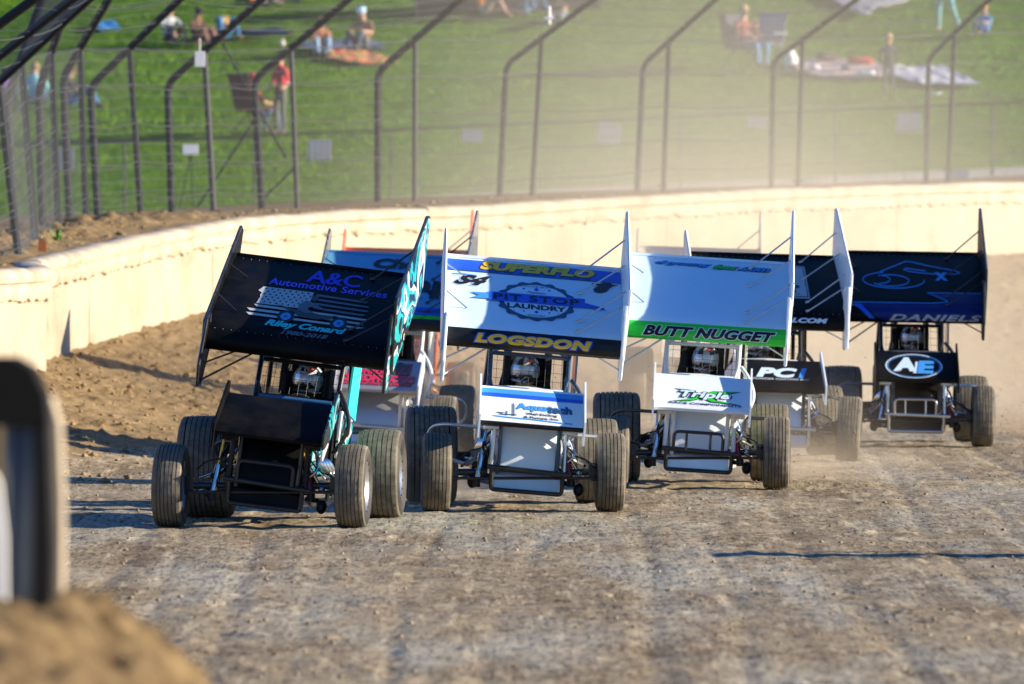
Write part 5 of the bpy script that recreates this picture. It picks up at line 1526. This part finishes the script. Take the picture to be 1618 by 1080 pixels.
sprint_car(1228, 87.0, -4.0, 1.8, 'black winged sprint car with white side boards behind the white and green one',
    dict(tube=m_blkt, panel=m_wht, wing=m_blk, board=m_wht, hood=m_wht, cowl=m_wht, side=m_wht, guard=m_blk, nose=m_blk, noseside=m_wht, strut=m_alu, hoop=False, bumper=m_alu, lower=m_silver, nerf='high', nerfm=m_blkt, rods=m_blkt, duct=m_blkt, art=art_speed, steer=-6, camber=4,
         driver='driver half hidden in the black winged car with white side boards', hx=-.05))
sprint_car(1446, 92.7, 0.2, 1.0, 'black sprint car with blue outlined numerals on its wing, farthest to the right',
    dict(tube=m_blkt, panel=m_blk, wing=m_blk, board=m_blk, board_r_out=blue_pat, hood=m_blk, cowl=m_blk, cowltube=m_alu, side=m_blk, side_r=m_navy, guard=m_navy, nose=m_blk, noseside=m_blk, strut=m_blkt, bumper=m_chrome, lower=m_blk, nerf='high', nerfm=m_navy, rods=m_blkt, duct=m_blkt, art=art_fifty, board_edge=m_blkt,
         driver='driver in a silver helmet in the rightmost black car', hx=.02))
sprint_car(590, 87.4, 3.5, 3.0, 'slate blue winged sprint car with speckled side boards and silver nose, behind the two leaders',
    dict(tube=m_whtt, panel=m_silver, wing=m_slate, board=speck_pat, hood=m_silver, cowl=m_dark, side=m_silver, guard=m_whtt, nose=m_silver, noseside=m_whtt, strut=m_blkt, bumper=m_alu, lower=m_alu, nerf='high', nerfm=m_alu, rods=m_alu, duct=m_whtt, art=art_chiro, hoop=False, upright=m_whtt,
         driver='driver mostly hidden behind the leading car\'s side board', hx=.0))
sprint_car(628, 102.0, 1.0, 1.5, 'orange winged sprint car almost hidden behind the slate blue one',
    dict(tube=m_dark, panel=m_orange, wing=m_orange, board=m_orange, hood=m_orange, cowl=m_orange, side=m_orange, nose=m_orange, strut=m_alu, hoop=False,
         driver='driver of the almost hidden orange car', hx=.0))
sprint_car(1098, 107.0, 0.5, 2.0, 'dusty off-white sprint car almost lost in dust behind the middle of the pack',
    dict(tube=m_dark, panel=m_tan, wing=m_tan, board=m_tan, hood=m_tan, cowl=m_tan, side=m_tan, nose=m_tan, strut=m_alu, hoop=False,
         driver='driver of the off-white car lost in the dust', hx=.0))

# ------------------------------------------------------------------ dirt in the air
n = 520
src = [(-2.9, 71), (-1.6, 74.5), (.3, 75), (1.2, 81), (2.7, 81), (4.0, 90), (5.4, 95.3), (5.9, 95.6), (3.3, 95), (-1.7, 90)]
pp = []
for k in range(n):
    x, y = random.choice(src + [(5.4, 95.3)] * 3)
    h_ = abs(random.gauss(0, .35)) * (1.6 if random.random() < .12 else 1)
    pp.append((x + random.gauss(0, .28 + h_ * .5), y + random.uniform(-.2, 2.0), .03 + h_))
pp = np.array(pp); fd = clod_mesh(pp, .004 + .012 * rng.random(n) ** 3, 'flying_dirt', m_bank)

def dust(name, lo, hi, dens, scale, hz, xc=None, xw=None, yc=None, yw=None, col=(.86, .72, .52), thr=.35, amp=1.0, label=None, step=0):
    """a closed volume whose density falls with height and is broken up by noise"""
    b = MB().box(lo[0], hi[0], lo[1], hi[1], lo[2], hi[2])
    m = bpy.data.materials.new(name); m.use_nodes = True; n = N(m)
    n.t.nodes.remove(n.b)
    pv = n.n('ShaderNodeVolumePrincipled'); pv.inputs['Color'].default_value = (*col, 1); pv.inputs['Anisotropy'].default_value = .25
    n.l(pv.outputs[0], n.t.nodes['Material Output'].inputs['Volume'])
    g = n.n('ShaderNodeNewGeometry'); sp = n.n('ShaderNodeSeparateXYZ'); n.l(g.outputs['Position'], sp.inputs[0])
    f = n.noise(g.outputs['Position'], scale, 3, .55)
    mr = n.n('ShaderNodeMapRange'); mr.inputs[1].default_value = thr; mr.inputs[2].default_value = thr + .35; mr.inputs[3].default_value = 1 - amp
    n.l(f, mr.inputs[0])
    d_ = n.mul(mr.outputs[0], dens)
    z = n.mul(n.mul(sp.outputs['Z'], lo[2], 'SUBTRACT'), -1 / hz)
    d_ = n.mul(d_, n.mul(z, 0, 'ADD') if False else (lambda q: (n.l(z, q.inputs[0]), q.outputs[0])[1])(n.n('ShaderNodeMath', operation='EXPONENT')))
    for s_, c_0, w_0 in (('X', xc, xw), ('Y', yc, yw)):
        if c_0 is None: continue
        q = n.mul(n.mul(sp.outputs[s_], c_0, 'SUBTRACT'), 1 / w_0)
        q = n.mul(n.mul(q, q), -1.0)
        e = n.n('ShaderNodeMath', operation='EXPONENT'); n.l(q, e.inputs[0]); d_ = n.mul(d_, e.outputs[0])
    n.l(d_, pv.inputs['Density'])
    o = b.build(name, m, None, smooth=0); tag(o, label, kind='stuff'); return o
dust('dust_cloud', (-9, 97, .0), (16, 168, 9), .060, .16, 3.0, 3.0, 4.2, None, None, thr=.30, amp=.75, col=(.97, .87, .68))
dust('low_dust', (-5, 98.5, .0), (12, 160, 3.5), .060, .25, .9, 3.0, 4.5, None, None, thr=.28, amp=.6, col=(.97, .86, .66))
dust('dust_puff', (-1.6, 73.6, .0), (.0, 78, 1.2), 1.1, 1.8, .22, -.75, .40, None, None, thr=.38, amp=1)
dust('dust_puff', (4.2, 95.0, .0), (9.5, 100, 3.2), .55, .9, .9, 6.6, 1.1, None, None, thr=.42, amp=1, col=(.66, .50, .34))
dust('dust_puff', (1.6, 80.6, .0), (4.6, 86, 1.2), .6, 1.6, .25, 2.9, .8, None, None, thr=.38, amp=1)
